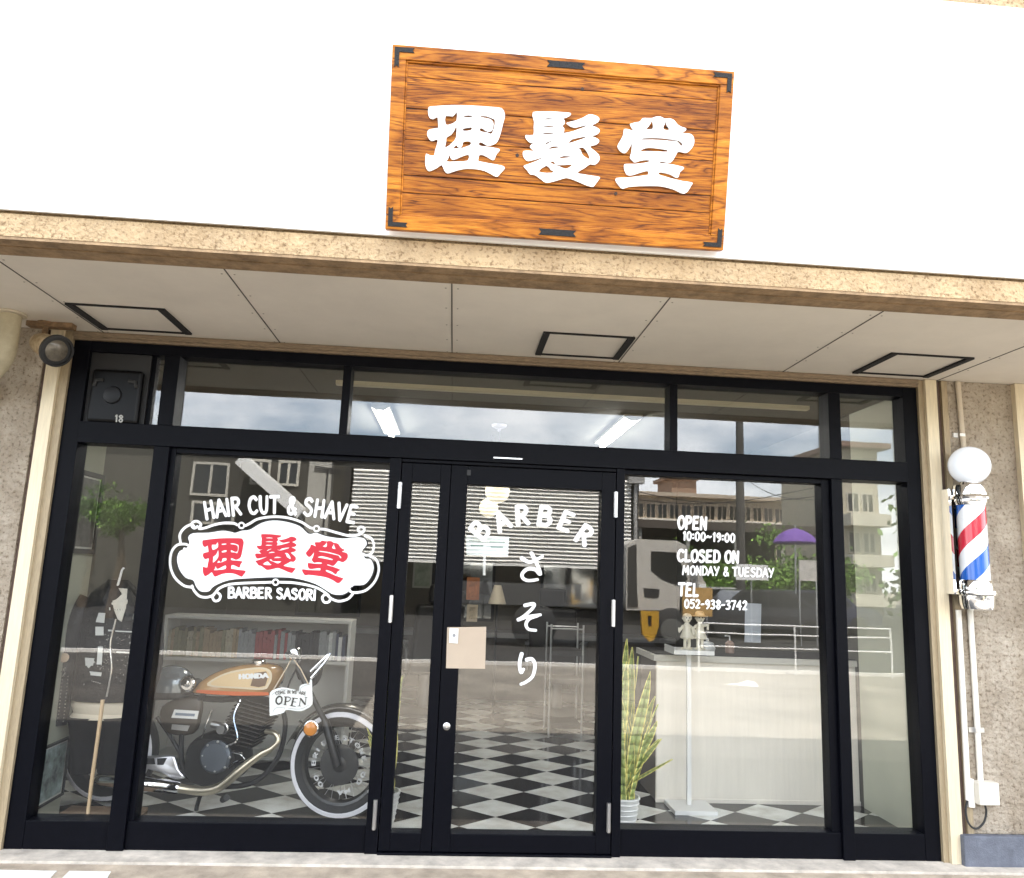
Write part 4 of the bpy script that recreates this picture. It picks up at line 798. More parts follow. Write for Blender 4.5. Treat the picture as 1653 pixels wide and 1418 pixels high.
pil('seat', [(-260,395),(-120,420),(60,425),(200,420),(330,398),(405,400),(415,440),(392,470),(200,482),(0,478),(-200,450),(-270,425)], .02, .22, mat('black_seat_vinyl', (.03, .028, .026), .5))
pil('side_cover', [(215,540),(300,500),(420,495),(420,600),(380,690),(250,690),(205,620)], .09, .06, mat('brown_black_panel', (.055, .045, .035), .4))
m = MB(); m.prism([[MP(*p, .126) for p in ((275,560),(408,568),(398,612),(258,604))]], mn*.004); m.build('badge', MK['white'], mc)
m = MB(); m.prism([[MP(*p, .126) for p in ((262,640),(358,648),(345,678),(258,668))]], mn*.004); m.build('badge', MK['steel'], mc)
m = MB(); m.prism([[MP(*p, .1305) for p in ((282,577),(388,583),(384,597),(278,591))]], mn*.001); m.build('badge_print', mat('grey_blue_print', (.2, .24, .3), .6), mc)
# frame, engine
tub('frame_tube', [(440,470,.1),(380,540,.1),(330,620,.1),(312,760,.1),(330,900,.1),(420,960,.1)], .016, blk)
tub('frame_tube', [(840,440,.08),(850,520,.09),(880,640,.09),(840,820,.09),(720,950,.09),(560,980,.09),(420,960,.1)], .016, blk)
tub('frame_tube', [(860,400,0),(600,500,0),(300,490,0),(0,500,0)], .02, blk)
tub('frame_tube', [(180,600,.1),(250,700,.1),(310,800,.1)], .012, blk)
en_ = pil('engine', [(400,720),(470,680),(560,690),(650,740),(680,830),(640,920),(540,960),(420,950),(370,880),(370,790)], .02, .26, mat('dark_engine', (.02, .02, .02), .4, .5))
m = MB()
for i in range(12):
    a, b = 600+i*12, 740-i*20; c0, c1 = MP(a-110, b-20, .1), MP(a+90, b+35, .1); m.obox(c0-mn*.2, c1-c0, mn*.2, (MP(a-110+5, b-20-6, .1)-c0))
m.build('cylinder_fin', mat('dark_fins', (.035, .033, .03), .45, .6), en_)
m = MB(); c = MP(505, 815, .15); m.lathe(c, [(.1, 0), (.1, .02), (.088, .03), (.085, .034), (.02, .038)], 36, mn); m.build('clutch_cover', mat('blue_grey_alloy', (.10, .115, .135), .45, .5), en_, smooth=True)
for k in range(8): t = k*math.pi/4; m = MB(); m.lathe(MP(505, 815, .178)+ms*math.cos(t)*.088+Vector((0, 0, math.sin(t)*.088)), [(.008, 0), (.008, .006), (.003, .007)], 8, mn); m.build('bolt', MK['steel'], en_)
m = MB(); m.lathe(MP(560, 655, .06), [(.03, 0), (.035, .01), (.035, .05), (.028, .055), (.028, .09)], 16, mn); m.tube([MP(560, 655, .1), MP(480, 640, .1)], .022, 10); m.build('carburettor', MK['steel'], en_, smooth=True)
m = MB(); m.tube(smoothline([MP(640, 500, .08), MP(600, 600, .12), MP(620, 720, .15), MP(560, 760, .16)], 5), .006, 6); m.tube(smoothline([MP(480, 560, .13), MP(450, 640, .14), MP(425, 720, .14)], 5), .005, 6); m.build('hose', chrome, en_, smooth=True)
m = MB(); m.tube([MP(590, 790, .16), MP(640, 800, .17), MP(655, 830, .17), MP(600, 850, .16)], .008, 8); m.tube([MP(600, 850, .16), MP(570, 880, .165)], .007, 8); m.build('kick_lever', chrome, mc, smooth=True)
ex = tub('exhaust_pipe', [(775,678,.1),(825,690,.13),(842,730,.14),(805,772,.15),(745,805,.16),(640,885,.17),(560,955,.17),(500,992,.17),(420,1003,.17),(300,990,.17)], [.017]*12+[.021]*6+[.027]*40, mat('straw_chrome', (.62, .56, .43), .25, .9)) if False else None
pts = smoothline([MP(a, b, k) for a, b, k in ((775,678,.1),(825,690,.13),(842,730,.14),(805,772,.15),(745,805,.16),(640,885,.17),(560,955,.17),(500,992,.17),(420,1003,.17),(300,988,.17))], 5)
rs = [.016+.012*min(1, max(0, (i-14)/12)) for i in range(len(pts))]
m = MB(); m.tube(pts, rs, 14); exh = m.build('exhaust_pipe', mat('straw_chrome', (.62, .55, .42), .28, .9), mc, smooth=True)
pts = [MP(305, 989, .17), MP(290, 986, .17), MP(80, 960, .17), MP(-110, 938, .17), MP(-140, 934, .17)]
m = MB(); m.tube(pts, [.03, .036, .046, .046, .036], 18); m.build('silencer', chrome, exh, smooth=True)
pil('swing_arm', [(60,818),(150,812),(262,808),(282,830),(300,880),(335,930),(280,940),(215,905),(120,880),(60,870)], .12, .03, mat('bright_alloy', (.62, .61, .64), .3, .9))
m = MB()
for l in ([(110,826),(165,824),(170,858),(110,858)], [(180,826),(235,824),(215,862),(182,862)]): m.prism([[MP(*p, .1365) for p in l]], mn*.002)
m.build('recess', blk, mc)
tub('shock_absorber', [(60,500,.1),(20,640,.11),(-20,800,.11)], .028, mat('dark_spring', (.06, .06, .06), .35, .7))
pil('chain_guard', [(-150,790),(40,800),(60,830),(-140,830)], .1, .02, blk)
tub('footrest', [(540,1050,.10),(560,1040,.22)], .02, MK['rubber'])
tub('stand', [(430,985,.02),(400,1080,.10),(395,1108,.12)], .013, blk)
# front end
for k in (-.09, .09): tub('fork_leg', [(935,330,k),(1090,600,k),(1215,885,k)], [.024]*4+[.026]*20, mat('dark_fork', (.035, .035, .035), .3, .7)) if False else None
for k in (-.09, .09):
    m = MB(); m.tube([MP(945, 330, k), MP(1090, 610, k), MP(1100, 630, k), fc+mn*k], [.018, .018, .027, .027], 14); m.build('fork_leg', mat('dark_fork', (.035, .035, .035), .3, .7), mc, smooth=True)
m = MB(); c = MP(985, 340, .0); hd = (ms+Vector((0, 0, -.1))).normalized(); m.lathe(c, [(.03, -.05), (.07, -.02), (.085, .05), (.09, .09), (.075, .1), (.01, .105)], 28, hd); m.build('headlight', blk, mc, smooth=True)
m = MB(); 
for k in (-.05, .05): m.lathe(MP(940, 280, k), [(.04, 0), (.045, .04), (.04, .06), (.01, .06)], 20, (Vector((0, 0, 1))-ms*.4))
m.build('gauge', chrome, mc, smooth=True)
m = MB(); m.tube(smoothline([MP(900, 262, .36), MP(940, 268, .22), MP(955, 275, .05), MP(955, 275, -.05), MP(940, 268, -.22), MP(900, 262, -.36)], 4), .011, 10); hb = m.build('handlebar', chrome, mc, smooth=True)
m = MB(); m.tube([MP(905, 262, .26), MP(890, 260, .38)], .017, 10); m.build('grip', MK['rubber'], hb, smooth=True)
m = MB(); m.tube([MP(1020, 352, .30), MP(1118, 258, .30), MP(1128, 255, .30), MP(1095, 305, .31), MP(1022, 388, .30)], .009, 8); m.build('lever', chrome, hb, smooth=True)
m = MB(); m.tube(smoothline([MP(955, 250, .05), MP(940, 330, .1), MP(900, 420, .1), MP(870, 520, .08)], 5), .006, 6); m.tube(smoothline([MP(1000, 280, .1), MP(1050, 380, .1), MP(1010, 450, .09), MP(930, 500, .08)], 5), .006, 6); m.build('cable', blk, hb, smooth=True)
m = MB(); c = MP(1022, 662, .16); m.lathe(c, [(.02, -.03), (.042, -.02), (.05, .0), (.05, .012), (.044, .016)], 24, mn); sgn = m.build('turn_signal', chrome, mc, smooth=True)
m = MB(); m.lathe(c+mn*.0165, [(.043, 0), (.038, .012), (.02, .02), (.003, .022)], 24, mn); m.build('lens', mat('amber_lens', (.75, .27, .03), .2, coat=.5), sgn, smooth=True)
m = MB(); m.tube([MP(1022, 662, .14), MP(960, 620, .08)], .009, 8); m.build('stalk', chrome, sgn)
m = MB(); q0 = []
for i in range(15):
    t = R(20+i*10); 
    q0.append([fc+ms*math.cos(t)*(WR+.035)+Vector((0, 0, 1))*math.sin(t)*(WR+.035)+mn*k*.075+Vector((0, 0, -.02))*abs(k)**2 for k in (-1, -.6, 0, .6, 1)])
vs = [v for r in q0 for v in r]; m.add(vs, [(i*5+j, i*5+j+1, (i+1)*5+j+1, (i+1)*5+j) for i in range(14) for j in range(4)]); fo = m.build('front_fender', mat('grey_fender', (.20, .19, .17), .25, .8), mc, smooth=True)
fo.modifiers.new('t', 'SOLIDIFY').thickness = .004
m = MB(); q0 = []
for i in range(14):
    t = R(60+i*10)
    q0.append([rc+ms*math.cos(t)*(WR+.05)+Vector((0, 0, 1))*math.sin(t)*(WR+.05)+mn*k*.085+Vector((0, 0, -.02))*abs(k)**2 for k in (-1, -.6, 0, .6, 1)])
vs = [v for r in q0 for v in r]; m.add(vs, [(i*5+j, i*5+j+1, (i+1)*5+j+1, (i+1)*5+j) for i in range(13) for j in range(4)]); fo = m.build('rear_fender', blk, mc, smooth=True); fo.modifiers.new('t', 'SOLIDIFY').thickness = .004
# helmet on the seat
hc = MP(265, 385, .05); hm = thing('helmet', 'silver grey open helmet resting on the motorcycle seat', 'helmet', hc-Vector((0, 0, .1)))
m = MB(); rr_ = []
for i in range(11):
    t = math.pi*.5*i/10; z = math.sin(t)*.125; r_ = math.cos(t)
    rr_.append([hc+ms*(.145*r_*math.cos(a))+mn*(.12*r_*math.sin(a))+Vector((0, 0, z-.045)) for a in [2*math.pi*j/32 for j in range(32)]])
rr_ = [[p+Vector((0, 0, -.045)) for p in rr_[0]]]+rr_[:-1]+[[hc+Vector((0, 0, .08))+ms*.002*math.cos(2*math.pi*j/32)+mn*.002*math.sin(2*math.pi*j/32) for j in range(32)]]
m.rings(rr_); m.build('shell', mat('grey_metal_flake', (.22, .25, .27), .2, .4, coat=.7), hm, smooth=True)
m = MB(); m.rings([[p+Vector((0, 0, -.02)) + (p-hc)*.02 for p in rr_[0]], [p+(p-hc)*.02 for p in rr_[0]], [p+Vector((0, 0, .012))+(p-hc)*.02 for p in rr_[0]]]); m.build('trim_band', blk, hm, smooth=True)
m = MB(); c = MP(345, 418, .16); m.lathe(c, [(.05, -.02), (.05, 0), (.043, .008), (.04, .004), (.024, .004), (.02, .012), (.004, .014)], 28, mn); m.build('ear_cup', chrome, hm, smooth=True)
m = MB(); m.prism([[MP(*p, .17+.0) for p in ((225,365),(300,362),(305,385),(222,388))]], mn*.001); m.build('badge', mat('grey_label', (.12, .14, .15), .4), hm)
# brown mat
m = MB(); m.box((-2.33, .16, FZ), (-1.86, .62, FZ+.02)); tag(m.build('floor_board', mat('brown_board', (.27, .18, .11), .8, var=.25, vscale=7), None, loc=(-2.1, .4, FZ)), 'brown board on the floor behind the narrow left pane', 'board')

# ---- dressed dummy in the narrow left pane
DYm = .36
dm = thing('mannequin', 'studded black leather jacket on a dummy stand behind the narrow left pane', 'mannequin', P(150, 1300, DYm))
def row(py, xl, xr, k=.5, y=DYm, tilt=0):
    a, b = P(xl, py, y), P(xr, py+tilt, y); c = (a+b)/2; rx = (b-a).length/2
    return [c+Vector((math.cos(t)*rx, math.sin(t)*rx*k, 0)) for t in [2*math.pi*j/28 for j in range(28)]]
m = MB(); m.rings([row(*r) for r in ((936,176,208,.8),(944,166,216,.7),(958,148,230,.62),(985,132,240,.55),(1020,126,242,.52),(1060,124,240,.5),(1095,120,234,.52),(1130,116,228,.55))])
leather = mat('black_leather', (.010, .010, .012), .4, spec=.18, bump=.5, bscale=40, var=.4, vscale=25)
jk = m.build('jacket', leather, dm, smooth=True)
for pts in ([(140,972),(118,1010),(106,1055),(100,1100),(95,1150),(92,1170)], [(232,972),(244,1010),(246,1070),(236,1120)]):
    v = [P(x, y, DYm-.03) for x, y in pts]; v[0].y += .06
    m = MB(); m.tube(smoothline(v, 4), [.075]*4+[.068]*6+[.055]*60 if False else [.08-.028*i/(4*(len(v)-1)) for i in range(4*(len(v)-1)+1)], 16); m.build('sleeve', leather, jk, smooth=True)
stud = mat('bright_stud', (.75, .75, .74), .25, .9)
def fy(px, py, k=.5):          # jacket front surface
    rows = ((936,176,208),(958,148,230),(985,132,240),(1060,124,240),(1130,116,228))
    for (y0, a0, b0), (y1, a1, b1) in zip(rows, rows[1:]):
        if y0 <= py <= y1:
            t = (py-y0)/(y1-y0); xl, xr = a0+(a1-a0)*t, b0+(b1-b0)*t; u = (px-(xl+xr)/2)/((xr-xl)/2); rx = (P(xr, py, DYm)-P(xl, py, DYm)).length/2
            return DYm-rx*.53*math.sqrt(max(0, 1-u*u))-.004
    return DYm-.1
random.seed(11)
m = MB()
def st(px, py, r=.0045): m.sphere(P(px, py, fy(px, py)), r, 6)
for i in range(22): st(127+i*4.2, 981+i*.25, .0038)
for i in range(12): st(127+i*2.8, 1016+i*.2, .0035); st(130+i*2.6, 1050, .0035)
for i in range(150): st(random.uniform(128, 176), random.uniform(988, 1084), .0034)
for i in range(90): st(random.uniform(185, 230), random.uniform(975, 1100), .0034)
for i in range(26): st(150+math.cos(i/25*math.pi)*-1*0+i*2.4, 958-14*math.sin(i/25*math.pi)+ (8 if i % 2 else 0), .0035)
for i in range(9): st(136+i*3.2, 1096+i*.9, .005)
m.build('stud', stud, jk)['kind'] = 'stuff'
m = MB()
for i in range(14):
    for c in (0, 1): m.sphere(P(101-i*.6+c*9, 1092+i*5.6, DYm-.10), .0045, 6)
for i in range(10): m.sphere(P(98+random.uniform(-4, 8), 1085+i*1.6-8, DYm-.105), .004, 6)
m.build('stud', stud, jk)['kind'] = 'stuff'
m = MB(); c = P(104, 1062, DYm-.115); m.lathe(c, [(.028, 0), (.028, .006), (.018, .01), (.003, .012)], 12, (0, -1, .1)); m.build('round_patch', mat('tan_patch', (.55, .42, .3), .7), jk)
for l in ([(158,1044),(166,1044),(164,1073),(156,1073)], [(134,1083),(164,1086),(163,1092),(132,1089)], [(126,975),(178,981),(178,985.5),(126,979.5)], [(154,1012),(167,1012),(167,1026),(154,1026)], [(150,989),(170,990),(168,1006),(150,1004)], [(124,1015),(182,1017),(182,1019.5),(124,1017.5)], [(120,1049),(178,1051),(178,1053.5),(120,1051.5)], [(137,1062),(152,1063),(150,1075),(138,1075)], [(128,1100),(136,1104),(134,1114),(125,1112)], [(186,1018),(226,1020),(226,1022),(186,1020)], [(188,1052),(226,1054),(226,1056),(188,1054)], [(140,1076),(150,1066),(153,1069),(143,1079)], [(206,990),(222,992),(221,1001),(205,999)], [(120,1030),(132,1032),(131,1040),(119,1038)]):
    m = MB(); m.prism([[P(x, y, fy(x, y)-.012) for x, y in l]], (0, -.002, 0)); m.build('patch', mat('pale_patch', (.62, .63, .6), .6), jk)
m = MB(); m.prism([[P(x, y, fy(190, y)-.006) for x, y in ((175,948),(207,951),(206,972),(196,1004),(190,1000),(180,975))]], (0, -.006, 0)); m.build('shirt', mat('white_shirt', (.68, .64, .55), .9, var=.15, vscale=30, bump=.4), dm)
m = MB(); m.tube(smoothline([P(187, 1000, .16), P(178, 1040, .17), P(180, 1080, .17), P(172, 1125, .18)], 5), .006, 8); m.build('zip', stud, jk)
m = MB(); m.rings([row(*r) for r in ((1126,121,222,.5),(1138,116,224,.52),(1150,119,219,.5),(1158,113,221,.55))]); m.build('shirt_hem', mat('cream_hem', (.62, .55, .43), .9, bump=.3), dm, smooth=True)
for xa, xb, xc in ((143, 138, 134), (193, 184, 176)):
    m = MB(); m.tube(smoothline([P(xa, 1156, DYm), P(xa-2, 1175, DYm), P(xb, 1205, DYm+.01), P(xc, 1246, DYm+.02)], 5), [.118-.05*k/15 for k in range(16)], 20); m.build('trouser_leg', mat('black_cloth', (.007, .007, .008), .9, spec=.1, bump=.4, bscale=25), dm, smooth=True)
for l in ([(178,946),(166,968),(176,1000),(186,1002)], [(206,946),(219,966),(212,1002),(202,1004)]):
    m = MB(); m.prism([[P(x, y, fy(190, y)-.020) for x, y in l]], (0, -.008, 0)); m.build('lapel', leather, jk)
m = MB(); m.tube([P(166, 1130, .14), P(158, 1190, .14), P(148, 1262, .14), P(141, 1322, .14)], [.012, .011, .011, .010], 10); tag(m.build('walking_stick', mat('pale_wood', (.62, .45, .27), .5, var=.2, vscale=20, stretch=(1, 1, .1)), None, True, loc=P(141, 1322, .14)), 'pale wooden stick leaning upright in front of the black trousers', 'stick')
m = MB(); m.tube([P(190, 946, .30), P(197, 921, .30), P(200, 917, .31)], .008, 8); m.build('hook', MK['white'], dm)
# pictures on the left wall near the window
def wallpic(name, pts, lab, cat, X=-2.334, border=.03, art=None, frame='black'):
    q = [PX(x, y, X) for x, y in pts]; ys = [p.y for p in q]; zs = [p.z for p in q]; y0, y1, z0, z1 = min(ys), max(ys), min(zs), max(zs)
    t = thing(name, lab, cat, (X, (y0+y1)/2, z0))
    m = MB(); 
    m.box((X, y0, z0), (X+.02, y1, z0+border)); m.box((X, y0, z1-border), (X+.02, y1, z1)); m.box((X, y0, z0+border), (X+.02, y0+border, z1-border)); m.box((X, y1-border, z0+border), (X+.02, y1, z1-border)); m.build('frame', MK[frame], t)
    m = MB(); m.box((X, y0+border, z0+border), (X+.008, y1-border, z1-border)); m.build('mount', mat('grey_mount', (.45, .45, .42), .7), t)
    m = MB(); e = border+.012; m.box((X+.008, y0+e, z0+e), (X+.010, y1-e, z1-e)); m.build('print', art, t); return t
wallpic('framed_picture', ((130,762),(165,768),(145,890),(110,893)), 'black framed dark photograph hung on the left side wall', 'picture', art=mat('dark_photo', (.10, .10, .095), .5, var=.95, vscale=7))
wallpic('poster', ((62,1210),(107,1190),(98,1280),(47,1312)), 'grey green poster with dark figures low on the left side wall', 'poster', border=.012, art=mat('grey_green_poster', (.26, .33, .31), .6, var=.97, vscale=11, col2=(.008, .009, .012)))

# ---- low bookcase behind the motorcycle, each book a book
BY = 1.75
bl, br_ = P(272, 1000, BY), P(562, 1010, BY)
bz0 = FZ; btop = P(420, 1003, BY).z; bmid = P(420, 1063, BY).z-.01
bc = thing('bookcase', 'low white bookcase full of books behind the motorcycle', 'bookcase', ((bl.x+br_.x)/2, BY, FZ))
m = MB(); x0, x1 = bl.x-.03, br_.x+.03; d = .3; t = .025
m.box((x0, BY, btop), (x1, BY+d, btop+t)); m.box((x0, BY, bz0), (x0+t, BY+d, btop)); m.box((x1-t, BY, bz0), (x1, BY+d, btop)); m.box((x0+t, BY, bmid-t), (x1-t, BY+d, bmid)); m.box((x0+t, BY, bz0+.05), (x1-t, BY+d, bz0+.075)); m.box((x0+t, BY+d-.012, bz0), (x1-t, BY+d-.002, btop-.001))
bevel(m.build('carcass', mat('white_bookcase', (.55, .54, .5), .5), bc), .002)
cols = [('cream', (.45, .40, .28)), ('olive', (.25, .22, .12)), ('tan', (.38, .28, .16)), ('navy', (.04, .05, .10)), ('red', (.36, .07, .07)), ('grey', (.3, .31, .31)), ('black', (.03, .03, .035)), ('white', (.6, .6, .58))]
random.seed(5); x = x0+t+.004; i = 0; n_tot = (x1-x0-.06)
while x < x1-t-.04:
    f = (x-x0)/n_tot
    pool = (0, 1, 2, 1, 0, 2) if f < .38 else ((3, 4, 5, 2, 4) if f < .52 else ((4, 4, 4, 5) if f < .7 else ((6, 3, 6, 5) if f < .88 else (7, 5, 7, 3))))
    nm, c_ = cols[random.choice(pool)]; wd = random.uniform(.018, .034); h = random.uniform(.19, .235)
    m = MB(); m.box((x, BY+.03+random.uniform(0, .02), bmid+.001), (x+wd-.0015, BY+.22, bmid+h)); m.box((x+.002, BY+.029, bmid+h*.7), (x+wd-.0035, BY+.2, bmid+h*.78))
    o = m.build('book', mat('book_'+nm, c_, .6, var=.3, vscale=40), None, loc=(x+wd/2, BY+.12, bmid))
    tag(o, '%s spined book standing in the low white bookcase behind the motorcycle' % nm, 'book', '%s books in the bookcase' % nm); x += wd; i += 1

# ---- counter, table, ornaments, plants
ct = thing('reception_counter', 'pale panelled reception counter with a dark top behind the right window', 'counter', (2.2, 1.3, FZ))
m = MB(); m.box((1.54, 1.0305, FZ), (3.05, 1.5, .9995)); m.build('carcass', mat('shaded_carcass', (.10, .085, .07), .6), ct)  # counter body darkened, the shadow on its side put into the colour
m = MB(); m.box((1.535, 1.0, FZ), (3.05, 1.03, 1.0)); m.box((1.53, .992, FZ), (3.052, .9995, .05)); bevel(m.build('front_panel', MK['counter'], ct), .002)
m = MB(); m.box((1.505, .975, 1.0005), (3.055, 1.53, 1.045)); bevel(m.build('worktop', mat('white_edge', (.62, .6, .54), .4), ct), .003)
m = MB(); m.box((1.525, .995, 1.0455), (3.05, 1.51, 1.052)); m.build('top_mat', MK['black'], ct)
tb = thing('display_stand', 'slim white stand with a small tray in front of the counter', 'stand', (1.735, .85, FZ))
sx0, sx1 = 1.585, 1.875
m = MB(); m.box((sx0, .72, 1.075), (sx1, .98, 1.105)); m.box((sx0, .72, 1.1055), (sx0+.008, .98, 1.125)); bevel(m.build('tray', MK['white'], tb), .002)
m = MB(); m.box((1.712, .835, FZ+.03), (1.742, .865, 1.0745)); m.build('post', MK['white'], tb)
m = MB(); m.box((1.585, .70, FZ), (1.885, 1.0-.03, FZ+.029)); bevel(m.build('base', MK['white'], tb), .003)
def figurine(x, y, z, s, hat, lab):
    f = thing('figurine', lab, 'figurine', (x, y, z))
    m = MB(); m.lathe((x, y, z), [(.035*s, 0), (.04*s, .008*s), (.03*s, .012*s)], 20); m.build('base', MK['ivory'], f, smooth=True)
    m = MB()
    for d in (-1, 1): m.tube([(x+d*.014*s, y, z+.01*s), (x+d*.016*s, y, z+.045*s), (x+d*.013*s, y, z+.085*s)], [.012*s, .011*s, .014*s], 10)
    m.lathe((x, y, z), [(.046*s, .075*s), (.05*s, .085*s), (.034*s, .12*s), (.026*s, .15*s), (.03*s, .165*s), (.018*s, .18*s), (.012*s, .19*s)], 20)
    if hat:
        m.tube([(x-.026*s, y, z+.165*s), (x-.055*s, y-.01, z+.14*s), (x-.05*s, y-.02, z+.10*s)], [.011*s, .01*s, .008*s], 8); m.tube([(x+.026*s, y, z+.165*s), (x+.06*s, y, z+.17*s), (x+.05*s, y-.02, z+.14*s)], [.011*s, .01*s, .008*s], 8)
    else:
        m.tube([(x-.026*s, y, z+.165*s), (x-.06*s, y, z+.12*s), (x-.058*s, y, z+.15*s)], [.011*s, .009*s, .007*s], 8); m.tube([(x+.026*s, y, z+.16*s), (x+.065*s, y, z+.125*s), (x+.04*s, y-.02, z+.11*s)], [.011*s, .009*s, .008*s], 8)
    m.sphere((x, y, z+.215*s), .032*s, 16, (.9, 1, 1.05)); m.sphere((x-.03*s, y, z+.215*s), .008*s, 6); m.sphere((x+.03*s, y, z+.215*s), .008*s, 6); m.build('body', MK['ivory'], f, smooth=True)
    m = MB()
    if hat: m.lathe((x, y, z+.228*s), [(.058*s, 0), (.06*s, .004*s), (.034*s, .008*s), (.03*s, .03*s), (.018*s, .038*s), (.002*s, .04*s)], 20); nm = 'hat'
    else: m.sphere((x+.004*s, y+.004, z+.228*s), .034*s, 14, (1, 1, .75)); nm = 'hair'
    m.build(nm, mat('honey_glaze', (.5, .36, .2), .4) if hat else mat('cream_glaze', (.6, .57, .47), .4), f, smooth=True)
    m = MB()
    for d in (-1, 1): m.sphere((x+d*.011*s, y-.029*s, z+.222*s), .005*s, 6)
    m.sphere((x, y-.031*s, z+.205*s), .004*s, 6); m.build('face_mark', MK['black'], f)
figurine(1.70, .80, 1.106, 1.0, False, 'cream figurine with arms akimbo, left one of the pair on the tray')
figurine(1.795, .80, 1.106, 1.02, True, 'cream figurine in a wide hat, right one of the pair on the tray')
jx = P(1142, 1042, 1.15); j = thing('sugar_pot', 'small white lidded pot with a knob on the counter top', 'pot', (jx.x, 1.15, 1.052))
m = MB(); m.lathe((jx.x, 1.15, 1.052), [(.03, 0), (.052, .012), (.06, .04), (.05, .065)], 24); m.build('bowl', mat('grey_white_glaze', (.55, .57, .58), .3), j, smooth=True)
m = MB(); m.lathe((jx.x, 1.15, 1.117), [(.052, 0), (.045, .012), (.02, .022), (.008, .026), (.012, .038), (.004, .046)], 24); m.build('lid', mat('grey_white_glaze', (.55, .57, .58), .3), j, smooth=True)
jx = P(1178, 1050, 1.2); j = thing('pump_bottle', 'brown and white pump bottle on the counter top', 'bottle', (jx.x, 1.2, 1.052))
m = MB(); m.lathe((jx.x, 1.2, 1.052), [(.03, 0), (.034, .005), (.034, .075), (.02, .09), (.012, .095)], 20); m.build('body', mat('brown_white', (.36, .25, .2), .4), j, smooth=True)
m = MB(); m.tube([(jx.x, 1.2, 1.147), (jx.x, 1.2, 1.18), (jx.x-.04, 1.19, 1.182)], .006, 8); m.build('pump', MK['white'], j)
card('price_list', [(1203, 974), (1229, 975), (1228, 1038), (1202, 1037)], 1.3, mat('pale_lilac_paper', (.60, .64, .70), .8, var=.06), 'tall pale sheet of paper standing at the back of the counter', 'paper')
# snake plants
def snake_plant(base, lab, lean, seed, nl=13):
    random.seed(seed); x, y, z = base; t = thing('snake_plant', lab, 'plant', base, 'snake plants in white pots')
    m = MB(); m.lathe(base, [(.066, 0), (.07, .004), (.098, .185), (.103, .19), (.103, .2), (.092, .2), (.088, .16)], 28)
    for k in range(5): m.lathe((x, y, z+.03+k*.032), [(.0755+.0052*k, 0), (.0785+.0052*k, .004), (.0765+.0052*k, .008)], 28)
    m.build('pot', MK['white'], t, smooth=True)
    m = MB(); m.lathe((x, y, z+.16), [(.087, 0), (.086, .012), (.002, .016)], 20); m.build('soil', mat('soil', (.04, .03, .02), .95), t)
    gm = mat('leaf_green', (.17, .25, .05), .4, var=.55, vscale=16, stretch=(2, 2, 9), col2=(.40, .45, .13)); ym = mat('leaf_yellow_edge', (.85, .76, .22), .45)
    for i in range(nl):
        a = random.uniform(0, 6.28); r0 = random.uniform(.01, .055); h = lean[i % len(lean)][1]*random.uniform(.92, 1.06); dx = lean[i % len(lean)][0]; dy = random.uniform(-.10, .10); wv = random.uniform(-.03, .03)
        m = MB(); rows = []; N = 14; tw0 = random.uniform(0, 3.14); tw = random.uniform(-.8, .8)
        for k in range(N+1):
            u = k/N; c = Vector((x+r0*math.cos(a)+dx*u**1.5+wv*math.sin(u*5), y+r0*math.sin(a)+dy*u**1.5, z+.165+h*u)); wd = 1.05*(.016+.022*math.sin(min(1, u*1.25)*math.pi*.62))*(1-u**5)+.0008
            an = tw0+tw*u; e = Vector((math.cos(an), math.sin(an), 0)); nrm = Vector((-e.y, e.x, 0))
            rows.append([c-e*wd+nrm*.005, c-e*wd*.78+nrm*.002, c-nrm*.003, c+e*wd*.78+nrm*.002, c+e*wd+nrm*.005])
        for k in range(N):
            for jn in range(4):
                m.mi = 1 if jn in (0, 3) else 0
                m.add([rows[k][jn], rows[k][jn+1], rows[k+1][jn+1], rows[k+1][jn]], [(0, 1, 2, 3)])
        o = m.build('leaf', [gm, ym], t, smooth=True); o.modifiers.new('t', 'SOLIDIFY').thickness = .003
    return t
snake_plant((1.165, .40, FZ), 'tall snake plant with yellow edged leaves in a white pot beside the counter', [(-.03, .7), (.05, 1.0), (.01, .86), (.14, .5), (-.06, .74), (.08, .88), (.24, .40), (-.09, .95), (.19, .58), (.03, 1.06), (-.14, .52), (.21, .66), (.28, .28)], 3, 20)
snake_plant((-.36, .42, FZ), 'thin snake plant in a white pot half hidden by the left door jamb', [(.02, .62), (.06, .74), (-.04, .5), (-.12, .35), (.05, .55), (-.15, .42)], 8, 11)

# ---- ceiling tubes, back of the shop
def tube_lamp(x, y0, y1, lab):
    t = thing('ceiling_light', lab, 'lamp', (x, (y0+y1)/2, 2.93), 'tube lights on the shop ceiling')
    m = MB(); m.box((x-.075, y0, 2.905), (x+.075, y1, 2.9295)); m.prism([[Vector((x-.075, y0-.002, 2.905)), Vector((x+.075, y0-.002, 2.905)), Vector((x+.03, y0-.002, 2.875)), Vector((x-.03, y0-.002, 2.875))]], (0, -.012, 0)); m.build('housing', mat('cream_housing', (.6, .58, .5), .5), t)
    m = MB(); m.tube([(x, y0+.01, 2.882), (x, y1-.01, 2.882)], .022, 12); m.build('tube', MK['lamp'], t, smooth=True); return t
tube_lamp(-.665, 1.5, 2.8, 'lit white tube light on the shop ceiling above the left side of the door')
tube_lamp(1.43, 1.38, 2.75, 'lit white tube light on the shop ceiling above the right window')
c = MR(806, 690, 0); c = PZ(806, 686, 2.93); sd_ = thing('smoke_detector', 'round smoke detector on the shop ceiling between the tube lights', 'detector', (c.x, c.y, 2.93))
m = MB(); m.lathe((c.x, c.y, 2.93), [(.07, 0), (.065, -.02), (.035, -.035), (.012, -.036), (.012, -.06), (.004, -.062)], 20); m.build('case', mat('lilac_grey', (.4, .4, .5), .5), sd_, smooth=True)
